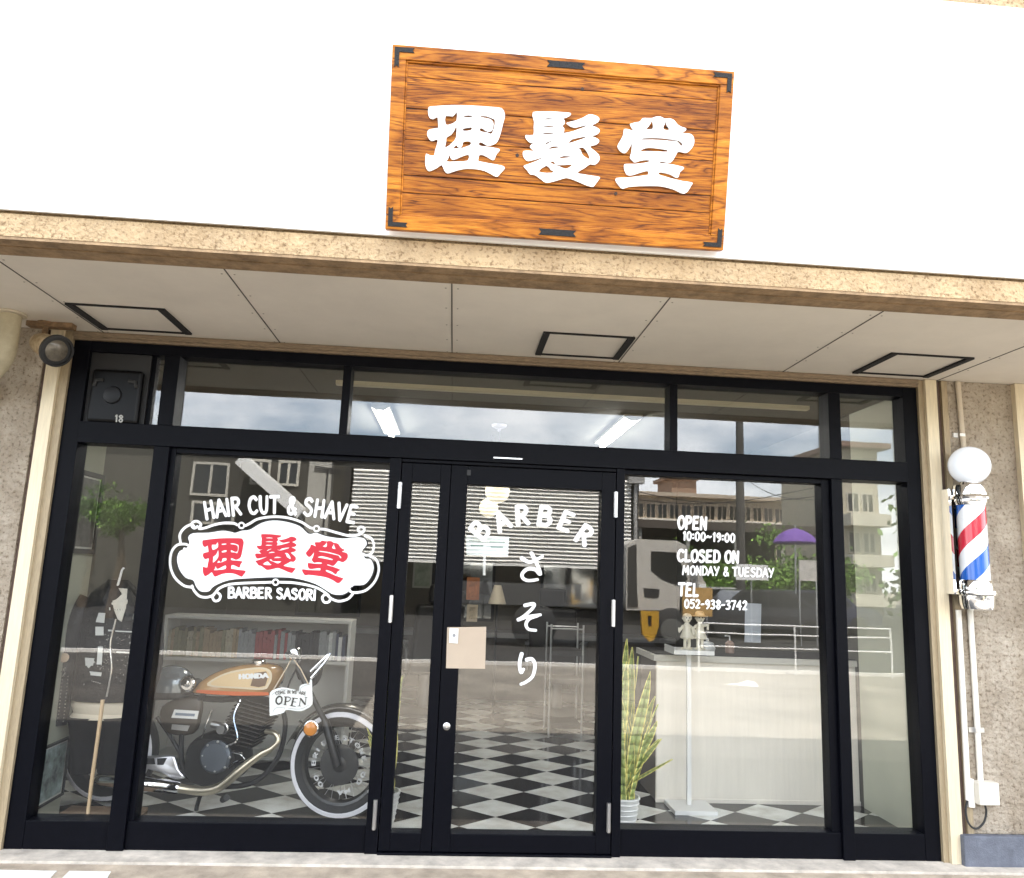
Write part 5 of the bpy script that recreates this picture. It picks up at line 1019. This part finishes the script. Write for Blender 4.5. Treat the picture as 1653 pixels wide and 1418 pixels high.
m = MB(); a_, b_ = P(543, 608, .75), P(1306, 656, .75); m.box((a_.x, .74, 2.90), (b_.x, .80, 2.9295)); tag(m.build('ceiling_batten', mat('pale_batten', (.75, .7, .5), .6), None, loc=((a_.x+b_.x)/2, .77, 2.93)), 'long pale batten running along the shop ceiling behind the upper panes', 'batten')
KY = 5.2
wc = thing('styling_counter', 'long dark styling counter with mirrors along the back of the shop', 'counter', (.6, KY, FZ))
m = MB(); m.box((-2.6, KY, .78), (2.9, KY+.45, .84)); m.build('worktop', mat('grey_top', (.2, .2, .2), .35), wc)
m = MB(); m.box((-2.6, KY+.04, FZ), (2.9, KY+.44, .7795)); m.build('cabinet', MK['darkwood'], wc)
for x in (-1.6, .15, 1.6):
    m = MB(); m.box((x-.42, KY+.43, .95), (x+.42, KY+.46, 1.75)); f_ = m.build('mirror_frame', MK['black'], wc); m = MB(); m.box((x-.38, KY+.42, .99), (x+.38, KY+.4295, 1.71)); m.build('mirror', mat('dark_mirror', (.25, .26, .26), .06, 1.), wc)
m = MB(); m.box((-2.9, KY+.462, FZ), (3.05, KY+.5, 2.93)); struct(m.build('partition_wall', mat('taupe_wall', (.10, .09, .075), .85, var=.1, vscale=1.5)))
def barber_chair(x, y, rz, lab):
    t = thing('barber_chair', lab, 'chair', (0, 0, 0), 'barber chairs in front of the mirrors'); lea = mat('black_vinyl', (.018, .017, .017), .45); c = mat('dark_chair_metal', (.16, .16, .16), .4, .8)
    m = MB(); m.lathe((0, 0, 0), [(.34, 0), (.34, .03), (.2, .05), (.08, .07), (.07, .42), (.1, .44)], 28); m.build('pedestal', c, t, smooth=True)
    m = MB(); m.box((-.27, -.28, .44), (.27, .26, .58)); bevel(m.build('seat', lea, t), .04, 4)
    m = MB(); m.obox((-.27, .2, .58), (.54, 0, 0), (0, .12, 0), (0, .16, .62)); bevel(m.build('backrest', lea, t), .035, 4)
    m = MB(); m.obox((-.15, .38, 1.22), (.30, 0, 0), (0, .09, 0), (0, .05, .2)); bevel(m.build('headrest', lea, t), .03, 4)
    for s in (-1, 1):
        m = MB(); m.tube(smoothline([(s*.31, .24, .5), (s*.31, .22, .72), (s*.31, 0, .76), (s*.31, -.24, .74), (s*.31, -.27, .5)], 4), .02, 10); m.box((s*.31-.035, -.24, .765), (s*.31+.035, .18, .80)); m.build('armrest', c, t, smooth=True)
    m = MB(); m.box((-.2, -.62, .16), (.2, -.52, .19)); m.tube([(-.12, -.28, .46), (-.12, -.54, .19)], .018, 8); m.tube([(.12, -.28, .46), (.12, -.54, .19)], .018, 8); m.build('footrest', c, t)
    t.location = (x, y, FZ); t.rotation_euler = (0, 0, rz); return t
barber_chair(-.25, 4.25, R(200), 'black barber chair facing the mirrors, seen through the left half of the door')
barber_chair(1.25, 4.4, R(165), 'black barber chair facing the mirrors, seen through the right half of the door')
fr_ = thing('chrome_trolley', 'thin chrome frame trolley standing behind the door', 'trolley', (.95, 3.0, FZ))
t0, t1 = P(890, 1020, 2.9), P(942, 1020, 2.9); zz0, zz1 = FZ, P(890, 1008, 2.9).z
m = MB()
for x in (t0.x, t1.x): m.tube([(x, 2.9, zz0+.04), (x, 2.9, zz1)], .010, 8); m.tube([(x, 3.25, zz0+.04), (x, 3.25, zz1)], .010, 8)
for z in (zz1-.04, ): m.tube([(t0.x, 2.9, z), (t1.x, 2.9, z)], .008, 8); m.tube([(t0.x, 3.25, z), (t1.x, 3.25, z)], .008, 8)
m.build('frame', MK['steel'], fr_)
for z in (.14, .55, .82): m = MB(); m.box((t0.x+.01, 2.905, z), (t1.x-.01, 3.245, z+.05)); m.build('tray', MK['black'], fr_)
def hung(name, px0, py0, px1, py1, Y, mt, lab, cat, frame=None):
    a, b = P(px0, py0, Y), P(px1, py1, Y); t = thing(name, lab, cat, ((a.x+b.x)/2, Y, min(a.z, b.z)))
    e = .025; x0, x1, z0, z1 = a.x, b.x, b.z, a.z
    m = MB(); m.box((x0, Y-.02, z0), (x1, Y, z0+e)); m.box((x0, Y-.02, z1-e), (x1, Y, z1)); m.box((x0, Y-.02, z0+e), (x0+e, Y, z1-e)); m.box((x1-e, Y-.02, z0+e), (x1, Y, z1-e)); m.build('frame', frame or MK['black'], t)
    m = MB(); m.box((x0+e, Y-.008, z0+e), (x1-e, Y, z1-e)); m.build('print', mt, t); return t
WY = KY+.46
hung('framed_print', 876, 915, 909, 940, WY, mat('grey_print_art', (.2, .19, .17), .6, var=.6, vscale=7), 'small grey framed print high on the back wall behind the hiragana', 'picture', mat('grey_frame', (.12, .11, .1), .5))
hung('framed_print', 876, 955, 942, 982, WY, mat('pale_print_art', (.34, .33, .3), .6, var=.8, vscale=9), 'wide black framed print on the back wall behind the hiragana', 'picture')
hung('poster', 754, 932, 773, 969, 3.6, mat('orange_poster', (.42, .14, .04), .6, var=.75, vscale=9), 'orange and dark poster hanging behind the beige door board', 'poster', mat('orange_edge', (.3, .1, .03), .6))
hung('poster', 754, 976, 770, 1004, 3.6, mat('cream_poster', (.5, .42, .3), .6, var=.7, vscale=11), 'cream poster with dark drawing below the orange poster', 'poster', mat('cream_edge', (.45, .38, .28), .6))
hung('poster', 668, 905, 696, 950, WY, mat('green_grey_poster', (.3, .33, .26), .6, var=.6, vscale=6), 'grey green portrait poster on the back wall behind the narrow door leaf', 'poster', mat('pale_edge', (.3, .3, .26), .6))
m = MB(); x = P(803, 960, 3.8); m.lathe((x.x, 3.8, x.z-.10), [(.10, 0), (.04, .2), (.035, .2), (.09, .005)], 20); lp_ = thing('table_lamp', 'small pale cone shaded table lamp deep inside the shop', 'lamp', (x.x, 3.8, FZ)); m.build('shade', mat('cream_shade', (.6, .52, .38), .7), lp_, smooth=True)
m = MB(); m.lathe((x.x, 3.8, FZ), [(.14, 0), (.14, .02), (.015, .03), (.012, x.z-.1-FZ)], 16); m.build('stem', MK['black'], lp_, smooth=True)

for (px, py, rp, Y, lab) in ((803, 793, 20, 2.4, 'pale globe lamp hanging highest behind the door glass, cut by the door rail'), (789, 820, 15.5, 2.7, 'smaller pale globe lamp hanging just below the other behind the door glass')):
    c = P(px, py, Y); r = rp/1236*(Y+4.75); gl_ = thing('globe_lamp', lab, 'lamp', c); m = MB(); m.sphere(c, r, 28); m.build('globe', mat('lit_globe', (1, .90, .66), .4, emit=.11), gl_, smooth=True)
    m = MB(); m.tube([c+Vector((0, 0, r)), Vector((c.x, c.y, 2.93))], .006, 6); m.lathe((c.x, c.y, c.z+r-.012), [(.035, 0), (.03, .03), (.01, .04)], 16); m.build('cord', MK['black'], gl_, smooth=True)

# ================================================================== the street opposite (seen mirrored in the glass)
# half raised shutter of a shed
SY = 22.
s0, s1 = MR(560, 900, SY).x, MR(1018, 915, SY).x; zl = 1.92; zs1 = 5.0
shd = thing('shed', 'dark shed with a wide ribbed shutter, reflected in the door glass', 'building', ((s0+s1)/2, -SY-4, 0))
darkin = mat('dark_cladding', (.035, .033, .03), .9)
m = MB(); m.box((s0-.1, -SY-7, zs1), (s1+.3, -SY-.06, zs1+.35)); m.box((s0-.1, -SY-7, 0), (s1+.3, -SY-6.5, zs1)); m.box((s0-.3, -SY-7, 0), (s0-.1, -SY-.05, zs1+.35)); m.box((s1+.05, -SY-7, 0), (s1+.3, -SY-.05, zs1)); m.build('wall', darkin, shd)
m = MB(); p = .133; n = int((zs1-zl)/p)
for i in range(n):
    z = zl+i*p
    m.add([(s0, -SY, z+p*.98), (s1, -SY, z+p*.98), (s1, -SY+.075, z+p*.42), (s0, -SY+.075, z+p*.42), (s1, -SY+.02, z+p*.34), (s0, -SY+.02, z+p*.34), (s1, -SY-.04, z), (s0, -SY-.04, z)], [(0, 1, 2, 3), (3, 2, 4, 5), (5, 4, 6, 7)])
m.box((s0, -SY-.06, zl-.1), (s1, -SY+.05, zl-.001)); m.build('shutter', mat('pale_shutter', (.8, .78, .72), .6, var=.1, vscale=.6), shd)
x = s1+.16; m = MB(); m.tube([(x, -SY+.05, 0), (x, -SY+.05, MR(1022, 782, SY).z)], .07, 10); m.box((x-.28, -SY-.1, MR(1022, 782, SY).z), (x+.28, -SY+.25, MR(1022, 768, SY).z)); m.build('rain_pipe', mat('grey_pipe', (.34, .33, .31), .6), shd, smooth=False)
m = MB(); m.box((s0, -SY-6.4, .02), (s1, -SY-6.3, zl)); m.build('back_board', mat('dark_board', (.07, .065, .055), .9, var=.5, vscale=.7), shd)
# house with windows and an outside stair, left of it
HY = 22.6
h0, h1 = MR(262, 800, HY).x, MR(566, 800, HY).x; ht = 6.0
hs = thing('house', 'grey house with cream framed windows and an outside stair, reflected behind the emblem', 'building', ((h0+h1)/2, -HY-3, 0))
m = MB(); m.box((h0-3, -HY-6, 0), (h1, -HY, ht)); m.build('wall', mat('grey_house_wall', (.075, .07, .058), .9, var=.25, vscale=.7), hs)
m = MB(); m.box((h0-3.2, -HY-6.2, ht), (h1+.1, -HY+.35, ht+.14)); m.build('roof', mat('dark_roof', (.06, .06, .06), .8), hs)
wf = mat('cream_window_frame', (.5, .47, .4), .6); wp = mat('dark_pane', (.02, .022, .022), .1)
def win(par, x0, x1, z0, z1, Y, e=.07, bars=1, fm=None, pm=None):
    m = MB(); m.box((x0, -Y, z0), (x1, -Y+.06, z0+e)); m.box((x0, -Y, z1-e), (x1, -Y+.06, z1)); m.box((x0, -Y, z0+e), (x0+e, -Y+.06, z1-e)); m.box((x1-e, -Y, z0+e), (x1, -Y+.06, z1-e))
    for b in range(bars): xc = x0+(x1-x0)*(b+1)/(bars+1); m.box((xc-e/2, -Y, z0+e), (xc+e/2, -Y+.05, z1-e))
    f = m.build('window', fm or wf, par); m = MB(); m.box((x0+e, -Y, z0+e), (x1-e, -Y+.02, z1-e)); m.build('pane', pm or wp, f)
for a in ((305, 748, 372, 800), (402, 742, 438, 782), (446, 744, 485, 784), (305, 812, 380, 845)):
    q0, q1 = MR(a[0], a[3], HY), MR(a[2], a[1], HY); win(hs, q0.x, q1.x, q0.z, q1.z, HY, .09, 1)
m = MB(); q0, q1 = MR(492, 880, HY), MR(540, 742, HY); m.box((q0.x, -HY+.001, q0.z), (q1.x, -HY+.5, q1.z)); m.build('pale_bay', mat('pale_bay', (.42, .40, .35), .85, var=.15), hs)
m = MB(); q0, q1 = MR(384, 742, HY-1.2), MR(482, 832, HY-1.2); dz = Vector((.16, 0, .24))
m.obox(q0-dz*.5-Vector((0, .1, 0)), q1-q0, (0, .12, 0), dz*1.4); m.obox(q0-dz*.5-Vector((0, 1.0, 0)), q1-q0, (0, .12, 0), dz*1.4)
for i in range(12): c = q0+(q1-q0)*(i+.5)/12; m.box((c.x-.16, c.y-1.0, c.z-.02), (c.x+.16, c.y, c.z+.02))
m.build('stair', mat('white_stair', (.8, .79, .75), .6), hs)
q = MR(528, 760, HY-1); m = MB(); m.tube([(q.x, q.y, q.z-2.5), (q.x, q.y, q.z+.1)], .03, 6)
for k in range(4): m.tube([(q.x-.45, q.y+.0, q.z-.05+.06*k), (q.x+.45, q.y+.0, q.z+.05*k-.1)], .025, 5)
m.build('aerial', darkin, hs)
# long apartment block far away on the right, and a second with balconies
AY = 48.
a0, a1 = MR(1012, 808, AY).x, MR(1300, 815, AY).x; at = MR(1150, 806, AY).z
ab = thing('apartment_block', 'long beige apartment block with bands of dark windows, reflected behind the opening hours', 'building', ((a0+a1)/2, -AY, 0))
bm_ = mat('beige_block', (.52, .43, .33), .9, var=.1, vscale=.15)
m = MB(); m.box((a0, -AY-9, 0), (a1, -AY, at)); m.build('wall', bm_, ab)
m = MB(); m.box((a0-.2, -AY-9.2, at), (a1+.2, -AY+.6, at+.25)); m.build('roof', bm_, ab)
q0, q1 = MR(1085, 806, AY+3), MR(1125, 775, AY+3); m = MB(); m.box((q0.x, -AY-7, at+.25), (q1.x, -AY-3, q1.z)); m.box((q0.x-.3, -AY-7.3, q1.z), (q1.x+.3, -AY-2.7, q1.z+.25)); m.box(((q0.x+q1.x)/2-.5, -AY-6, q1.z+.25), ((q0.x+q1.x)/2+.7, -AY-4, q1.z+1.0)); m.build('roof_house', mat('brown_roof_house', (.30, .2, .14), .9), ab)
for k, (zt_, zb_) in enumerate(((at-.45, at-1.5), (at-3.1, at-4.2), (at-5.6, at-6.6))):
    nwin = 14; wdt = (a1-a0-1)/nwin
    for i in range(nwin): win(ab, a0+.5+i*wdt, a0+.5+(i+1)*wdt-.12, zb_, zt_, AY, .06, 1, bm_)
    m = MB(); m.box((a0, -AY+.001, zb_-.18), (a1, -AY+.7, zb_-.02)); m.build('ledge', mat('pale_ledge', (.78, .72, .62), .8), ab)
CY = 36.; c0, c1 = MR(1362, 800, CY).x, MR(1420, 800, CY).x; ct_ = MR(1390, 800, CY).z
cb = thing('apartment_block', 'cream apartment tower with stacked balconies, reflected in the narrow right pane', 'building', ((c0+c1)/2, -CY, 0))
crm = mat('cream_block', (.46, .42, .32), .9)
m = MB(); m.box((c0, -CY-8, 0), (c1, -CY, ct_+2.6)); m.build('wall', crm, cb)
m = MB(); m.box((c0-.4, -CY-8.4, ct_+2.6), (c1+.4, -CY+.8, ct_+2.9)); m.build('roof', mat('brown_band', (.2, .12, .09), .9), cb)
for k in range(3):
    z0 = ct_-2.3-k*2.15+1.3
    for i in range(2): w_ = (c1-c0-.4)/2; win(cb, c0+.2+i*w_, c0+.1+(i+1)*w_, z0, z0+1.15, CY, .08, 1)
    m = MB(); m.box((c0-.1, -CY+.001, z0-.75), (c1+.1, -CY+1.0, z0-.1)); m.build('balcony', mat('pale_balcony', (.6, .56, .45), .85), cb)
# truck
TY = 12.5
def tp(px, py, y=TY): return MR(px, py, y)
tq = tp(1080, 1010); tr = thing('truck', 'grey truck with yellow lifting gear, reflected left of the opening hours', 'truck', (tq.x-1.2, -TY, -.03))
tm = mat('grey_truck_paint', (.50, .47, .42), .4, var=.12, vscale=2)
prof = [(1012, 985), (1012, 878), (1030, 870), (1094, 873), (1108, 880), (1118, 900), (1139, 940), (1146, 962), (1146, 985)]
m = MB(); q = [tp(*p) for p in prof]; m.prism([q], (0, 1.9, 0)); bevel(m.build('cab', tm, tr), .05, 3)
m = MB(); m.prism([[tp(*p)+Vector((0, .012, 0)) for p in ((1053, 890), (1092, 892), (1112, 935), (1104, 948), (1070, 936), (1053, 922))]], (0, .01, 0)); m.build('window', wp, tr)
m = MB(); m.prism([[tp(*p)+Vector((0, .012, 0)) for p in ((1040, 950), (1066, 952), (1064, 966), (1042, 964))]], (0, .01, 0)); m.build('door_handle', blk, tr)
m = MB(); q0, q1 = tp(1100, 978), tp(1149, 966); m.box((q0.x, -TY-.05, q0.z-.1), (q1.x+.1, -TY+.06, q1.z)); m.build('bumper', darkin, tr)
m = MB(); q0 = tp(1136, 948); m.box((q0.x-.1, -TY+.0, q0.z-.1), (q0.x+.06, -TY+.03, q0.z+.06)); m.build('headlight', MK['white'], tr)
m = MB(); q0 = tp(1122, 896); m.box((q0.x-.04, -TY+.1, q0.z-.35), (q0.x+.1, -TY+.3, q0.z+.05)); m.tube([(q0.x, -TY+.2, q0.z), (q0.x-.2, -TY, q0.z+.05)], .02, 6); m.build('mirror', darkin, tr)
m = MB(); m.prism([[tp(*p)+Vector((0, .014, 0)) for p in ((1014, 884), (1028, 878), (1031, 980), (1014, 980))]], (0, .006, 0)); m.build('side_vent', darkin, tr)
gz = -.03
for px in (1086, ): 
    c = tp(px, 1016); m = MB(); m.lathe((c.x, -TY-.25, .47), [(.2, 0), (.44, .02), (.5, .08), (.5, .24), (.44, .28), (.2, .3)], 28, (0, 1, 0)); w_o = m.build('wheel', MK['rubber'], tr, smooth=True); m = MB(); m.lathe((c.x, -TY+.055, .47), [(.05, .0), (.24, .002), (.26, .0), (.26, -.02)], 20, (0, 1, 0)); m.build('rim', mat('grey_rim', (.16, .16, .15), .5, .4), w_o)
c = tp(1086, 1016); m = MB(); m.lathe((c.x-3.1, -TY-.25, .47), [(.2, 0), (.44, .02), (.5, .08), (.5, .24), (.44, .28), (.2, .3)], 28, (0, 1, 0)); m.build('wheel', MK['rubber'], tr, smooth=True)
m = MB(); xa, xb = tp(1010, 985).x-3.9, tp(1146, 985).x; m.box((xa, -TY-1.7, .55), (xb-.1, -TY-.1, .82)); m.build('chassis', darkin, tr)
m = MB(); xc_ = tp(1012, 985).x; m.box((xa, -TY-1.85, .9), (xc_-.08, -TY, 1.02)); m.box((xa, -TY-.06, 1.0205), (xc_-.08, -TY, 1.35)); m.box((xa, -TY-1.85, 1.0205), (xc_-.08, -TY-1.79, 1.35)); m.build('flat_bed', mat('dark_grey_bed', (.06, .06, .06), .6), tr)
yl = mat('yellow_paint', (.55, .30, .02), .5, var=.2); m = MB(); m.prism([[tp(*p, TY-.35) for p in ((1036, 986), (1066, 987), (1066, 1012), (1058, 1034), (1050, 1038), (1038, 1024))], [tp(*p, TY-.35) for p in ((1047, 994), (1054, 994), (1054, 1012), (1048, 1012))]], (0, .12, 0)); m.build('lifting_gear', yl, tr)
q0, q1 = tp(1103, 994, TY-1.2), tp(1150, 950, TY-1.2); bdk = thing('barrier_board', 'orange board standing in front of the truck, reflected under the telephone number', 'board', ((q0.x+q1.x)/2, q0.y, -.03))
m = MB(); m.box((q0.x, q0.y, q0.z), (q1.x, q0.y+.05, q1.z)); m.build('panel', mat('orange_board', (.5, .30, .10), .7, var=.2), bdk)
m = MB()
for x in (q0.x+.1, q1.x-.1): m.tube([(x, q0.y-.02, -.03), (x, q0.y-.02, q1.z)], .02, 6)
m.build('leg', MK['steel'], bdk)
# rail fence right of the truck
FYc = 9.0; f0, f1 = P(1128, 1010, FYc).x, P(1441, 1018, FYc).x
fe = thing('pipe_fence', 'white four rail pipe fence along the street, reflected in the right window', 'fence', ((f0+f1)/2, -FYc, -.03))
for z in (.84, .675, .43): m = MB(); m.tube([(f0, -FYc, z), (f1, -FYc, z)], .013, 8); m.build('rail', MK['white'], fe, smooth=True)
for x in (f0+.02, (f0+f1)/2, f1): m = MB(); m.tube([(x, -FYc, -.03), (x, -FYc, .86)], .018, 8); m.build('post', MK['white'], fe, smooth=True)
# utility pole, hedge, trees, cars, parasol, low sign
u = MR(1197, 900, 19); up = thing('utility_pole', 'dark utility pole rising through the reflected sky of the right window', 'pole', (u.x, u.y, 0))
m = MB(); m.tube([(u.x, u.y, 0), (u.x, u.y, 9.5)], [.15, .11], 12); m.build('shaft', mat('dark_pole', (.06, .055, .05), .8), up, smooth=True)
m = MB(); m.box((u.x-.9, u.y-.06, 8.4), (u.x+.9, u.y+.06, 8.52)); m.build('cross_arm', MK['steel'], up)
m = MB()
for k in (-.8, 0, .8): m.tube([(u.x+k+20*t, u.y-6*t, 8.5-1.2*math.sin(t*math.pi)) for t in [i/12 for i in range(13)]], .016, 5)
tag(m.build('overhead_cable', MK['black'], None, loc=(u.x, u.y, 8.5)), 'thin dark cables running from the utility pole across the reflected sky', 'cable')['kind'] = 'stuff'
def leaves(name, cx_, cy_, cz_, rx, ry, rz, n, sz, lab, cat, seed, colr=(.07, .13, .025), group=None, trunk=None):
    random.seed(seed); t = thing(name, lab, cat, (cx_, cy_, 0), group); m = MB(); cl_ = [(random.gauss(0, .42), random.gauss(0, .42), random.gauss(0, .42)) for _ in range(14)]
    for i in range(n):
        b = random.choice(cl_); v = Vector((b[0]+random.gauss(0, .22), b[1]+random.gauss(0, .22), b[2]+random.gauss(0, .22)))
        c = Vector((cx_+v.x*rx, cy_+v.y*ry, cz_+v.z*rz)); a = Vector((random.gauss(0, 1), random.gauss(0, 1), random.gauss(0, 1))).normalized()*sz; b2 = a.orthogonal().normalized()*sz*.55
        m.mi = i % 2; m.add([c-a, c+b2, c+a, c-b2], [(0, 1, 2, 3)])
    m.build('crown' if trunk else 'foliage', [mat('leaf_mid', colr, .6), mat('leaf_light', tuple(x*1.8 for x in colr), .6)], t)
    if trunk: m = MB(); m.tube([(cx_, cy_, 0), (cx_+.1, cy_, cz_*.5), (cx_, cy_, cz_)], [.16, .12, .05], 8); m.build('trunk', mat('bark', (.1, .075, .05), .9, bump=.5), t)
    return t
q = MR(196, 830, 17); leaves('street_tree', q.x, q.y, q.z, .75, .6, .52, 1300, .075, 'small bright green tree reflected in the narrow left pane', 'tree', 3, (.10, .19, .02), trunk=True)
q = MR(150, 826, 21); leaves('street_tree', q.x, q.y, q.z, .9, .7, .55, 800, .09, 'darker tree reflected beside the small bright green one at the left', 'tree', 8, (.04, .07, .018), trunk=True)
q = MR(1450, 800, 26); leaves('street_tree', q.x+3.4, q.y, 4.4, 2.6, 2.4, 3.0, 3200, .2, 'leafy green street tree reflected at the right end of the shopfront', 'tree', 5, (.06, .10, .025), trunk=True)
def car(px, Y, colr, lab, s=1):
    q = MR(px, 980, Y); t = thing('parked_car', lab, 'car', (q.x, -Y, -.03), 'cars parked across the street'); x = q.x; z = -.03
    pr = [(-2.1, .35), (-2.12, .7), (-1.9, .86), (-1.25, .92), (-.75, 1.38), (.75, 1.42), (1.45, .95), (2.05, .82), (2.15, .5), (2.12, .32)]
    m = MB(); m.prism([[Vector((x+a*s, -Y, z+b)) for a, b in pr]], (0, 1.65, 0)); bevel(m.build('body', mat('car_'+lab.split()[0], colr, .3, coat=.8), t), .09, 3)
    m = MB(); m.prism([[Vector((x+a*s, -Y+.008, z+b)) for a, b in ((-1.1, .93), (-.68, 1.32), (.0, 1.34), (.0, .93))]], (0, .02, 0)); m.prism([[Vector((x+a*s, -Y+.008, z+b)) for a, b in ((.06, .93), (.06, 1.34), (.7, 1.34), (1.3, .95))]], (0, .02, 0)); m.build('side_window', wp, t)
    for wx in (-1.3, 1.3):
        m = MB(); m.lathe((x+wx*s, -Y-.2, z+.31), [(.1, 0), (.3, .02), (.31, .1), (.31, .2), (.28, .24), (.1, .24)], 24, (0, 1, 0)); m.build('wheel', MK['rubber'], t, smooth=True)
    m = MB(); m.lathe((x+2.08*s, -Y-.25, z+.66), [(.1, 0), (.09, .03), (.01, .05)], 14, (s, 0, 0)); m.build('headlight', MK['white'], t, smooth=True)
car(1165, 21, (.5, .5, .48), 'silver car parked across the street beside the utility pole')
car(1240, 17, (.03, .03, .035), 'black car parked across the street behind the pipe fence')
car(1325, 20, (.03, .035, .07), 'navy car parked across the street at the right of the black car', -1)
q = MR(1285, 862, 19); pz = thing('parasol', 'purple parasol standing among the parked cars, reflected at the right of the opening hours', 'parasol', (q.x, q.y, 0))
m = MB(); m.lathe((q.x, q.y, q.z-.3), [(.66, 0), (.68, .05), (.52, .26), (.25, .42), (.03, .48)], 12); m.build('canopy', mat('purple_cloth', (.13, .05, .30), .8), pz)
m = MB(); m.tube([(q.x, q.y, 0), (q.x, q.y, q.z+.3)], .03, 8); m.build('pole', MK['steel'], pz)
q0, q1 = MR(1292, 938, 15), MR(1322, 905, 15); bl_ = thing('pavement_sign', 'white framed pavement sign in front of the navy car', 'sign', ((q0.x+q1.x)/2, q0.y, -.03))
m = MB(); m.box((q0.x, q0.y, q0.z), (q1.x, q0.y+.05, q1.z)); m.build('board', mat('pale_sign_face', (.6, .57, .52), .7, var=.3), bl_)
for x in (q0.x+.04, q1.x-.04): m = MB(); m.tube([(x, q0.y-.03, -.03), (x, q0.y-.03, q1.z)], .02, 6); m.build('leg', MK['steel'], bl_)

q0, q1 = MR(1024, 838, 27), MR(1345, 905, 27); gr = thing('carport', 'low dark carport behind the parked cars, reflected under the long apartment block', 'building', ((q0.x+q1.x)/2, -27, 0))
m = MB(); m.box((q0.x, -33, q0.z-.35), (q1.x, -26.6, q0.z)); m.build('roof', mat('dark_brown_roof', (.07, .055, .045), .8), gr)
m = MB(); m.box((q0.x, -33, 0), (q1.x, -32.8, q0.z-.36)); m.build('wall', darkin, gr)
for k in range(5):
    x = q0.x+.2+(q1.x-q0.x-.4)*k/4; m = MB(); m.box((x-.08, -26.9, 0), (x+.08, -26.75, q0.z-.36)); m.build('post', mat('grey_post', (.3, .29, .27), .7), gr)

for px, Y, h, rr, sd_ in ((1120, 25, 1.7, 1.5, 21), (1235, 25, 1.9, 2.2, 22), (1330, 24, 1.8, 1.6, 23)):
    q = MR(px, 900, Y); leaves('street_tree', q.x, q.y, h, rr, 1.2, 1.0, 2600, .09, {21: 'dark low tree before the carport, behind the telephone number', 22: 'dark spreading tree before the carport, beside the parasol', 23: 'dark tree at the right end of the carport'}[sd_], 'tree', sd_, (.022, .034, .012), trunk=True)

for px, py, Y, wd, h, lab in ((1150, 930, 16, .5, .35, 'white oblong sign among the reflected cars, under the word TUESDAY'),):
    q = MR(1215, 925, Y); sg2 = thing('street_sign', lab, 'sign', (q.x, q.y, -.03)); m = MB(); m.box((q.x-.45, q.y, q.z-.2), (q.x+.45, q.y+.03, q.z+.22)); m.build('board', MK['white'], sg2); m = MB(); m.tube([(q.x, q.y-.03, -.03), (q.x, q.y-.03, q.z+.2)], .025, 8); m.build('post', MK['steel'], sg2)
for k, (x0, y0, x1, y1) in enumerate(((1020, 792, 1335, 800), (1025, 806, 1340, 782), (1200, 770, 1340, 806))):
    a, b_ = MR(x0, y0, 24), MR(x1, y1, 17); m = MB(); m.tube([a.lerp(b_, t/14)-Vector((0, 0, .35*math.sin(t/14*math.pi))) for t in range(15)], .014, 5)
    tag(m.build('overhead_cable', MK['black'], None, loc=a), ('sagging dark cable crossing level in the reflected sky', 'dark cable rising to the right across the reflected sky', 'short dark cable falling to the right of the utility pole')[k], 'cable')
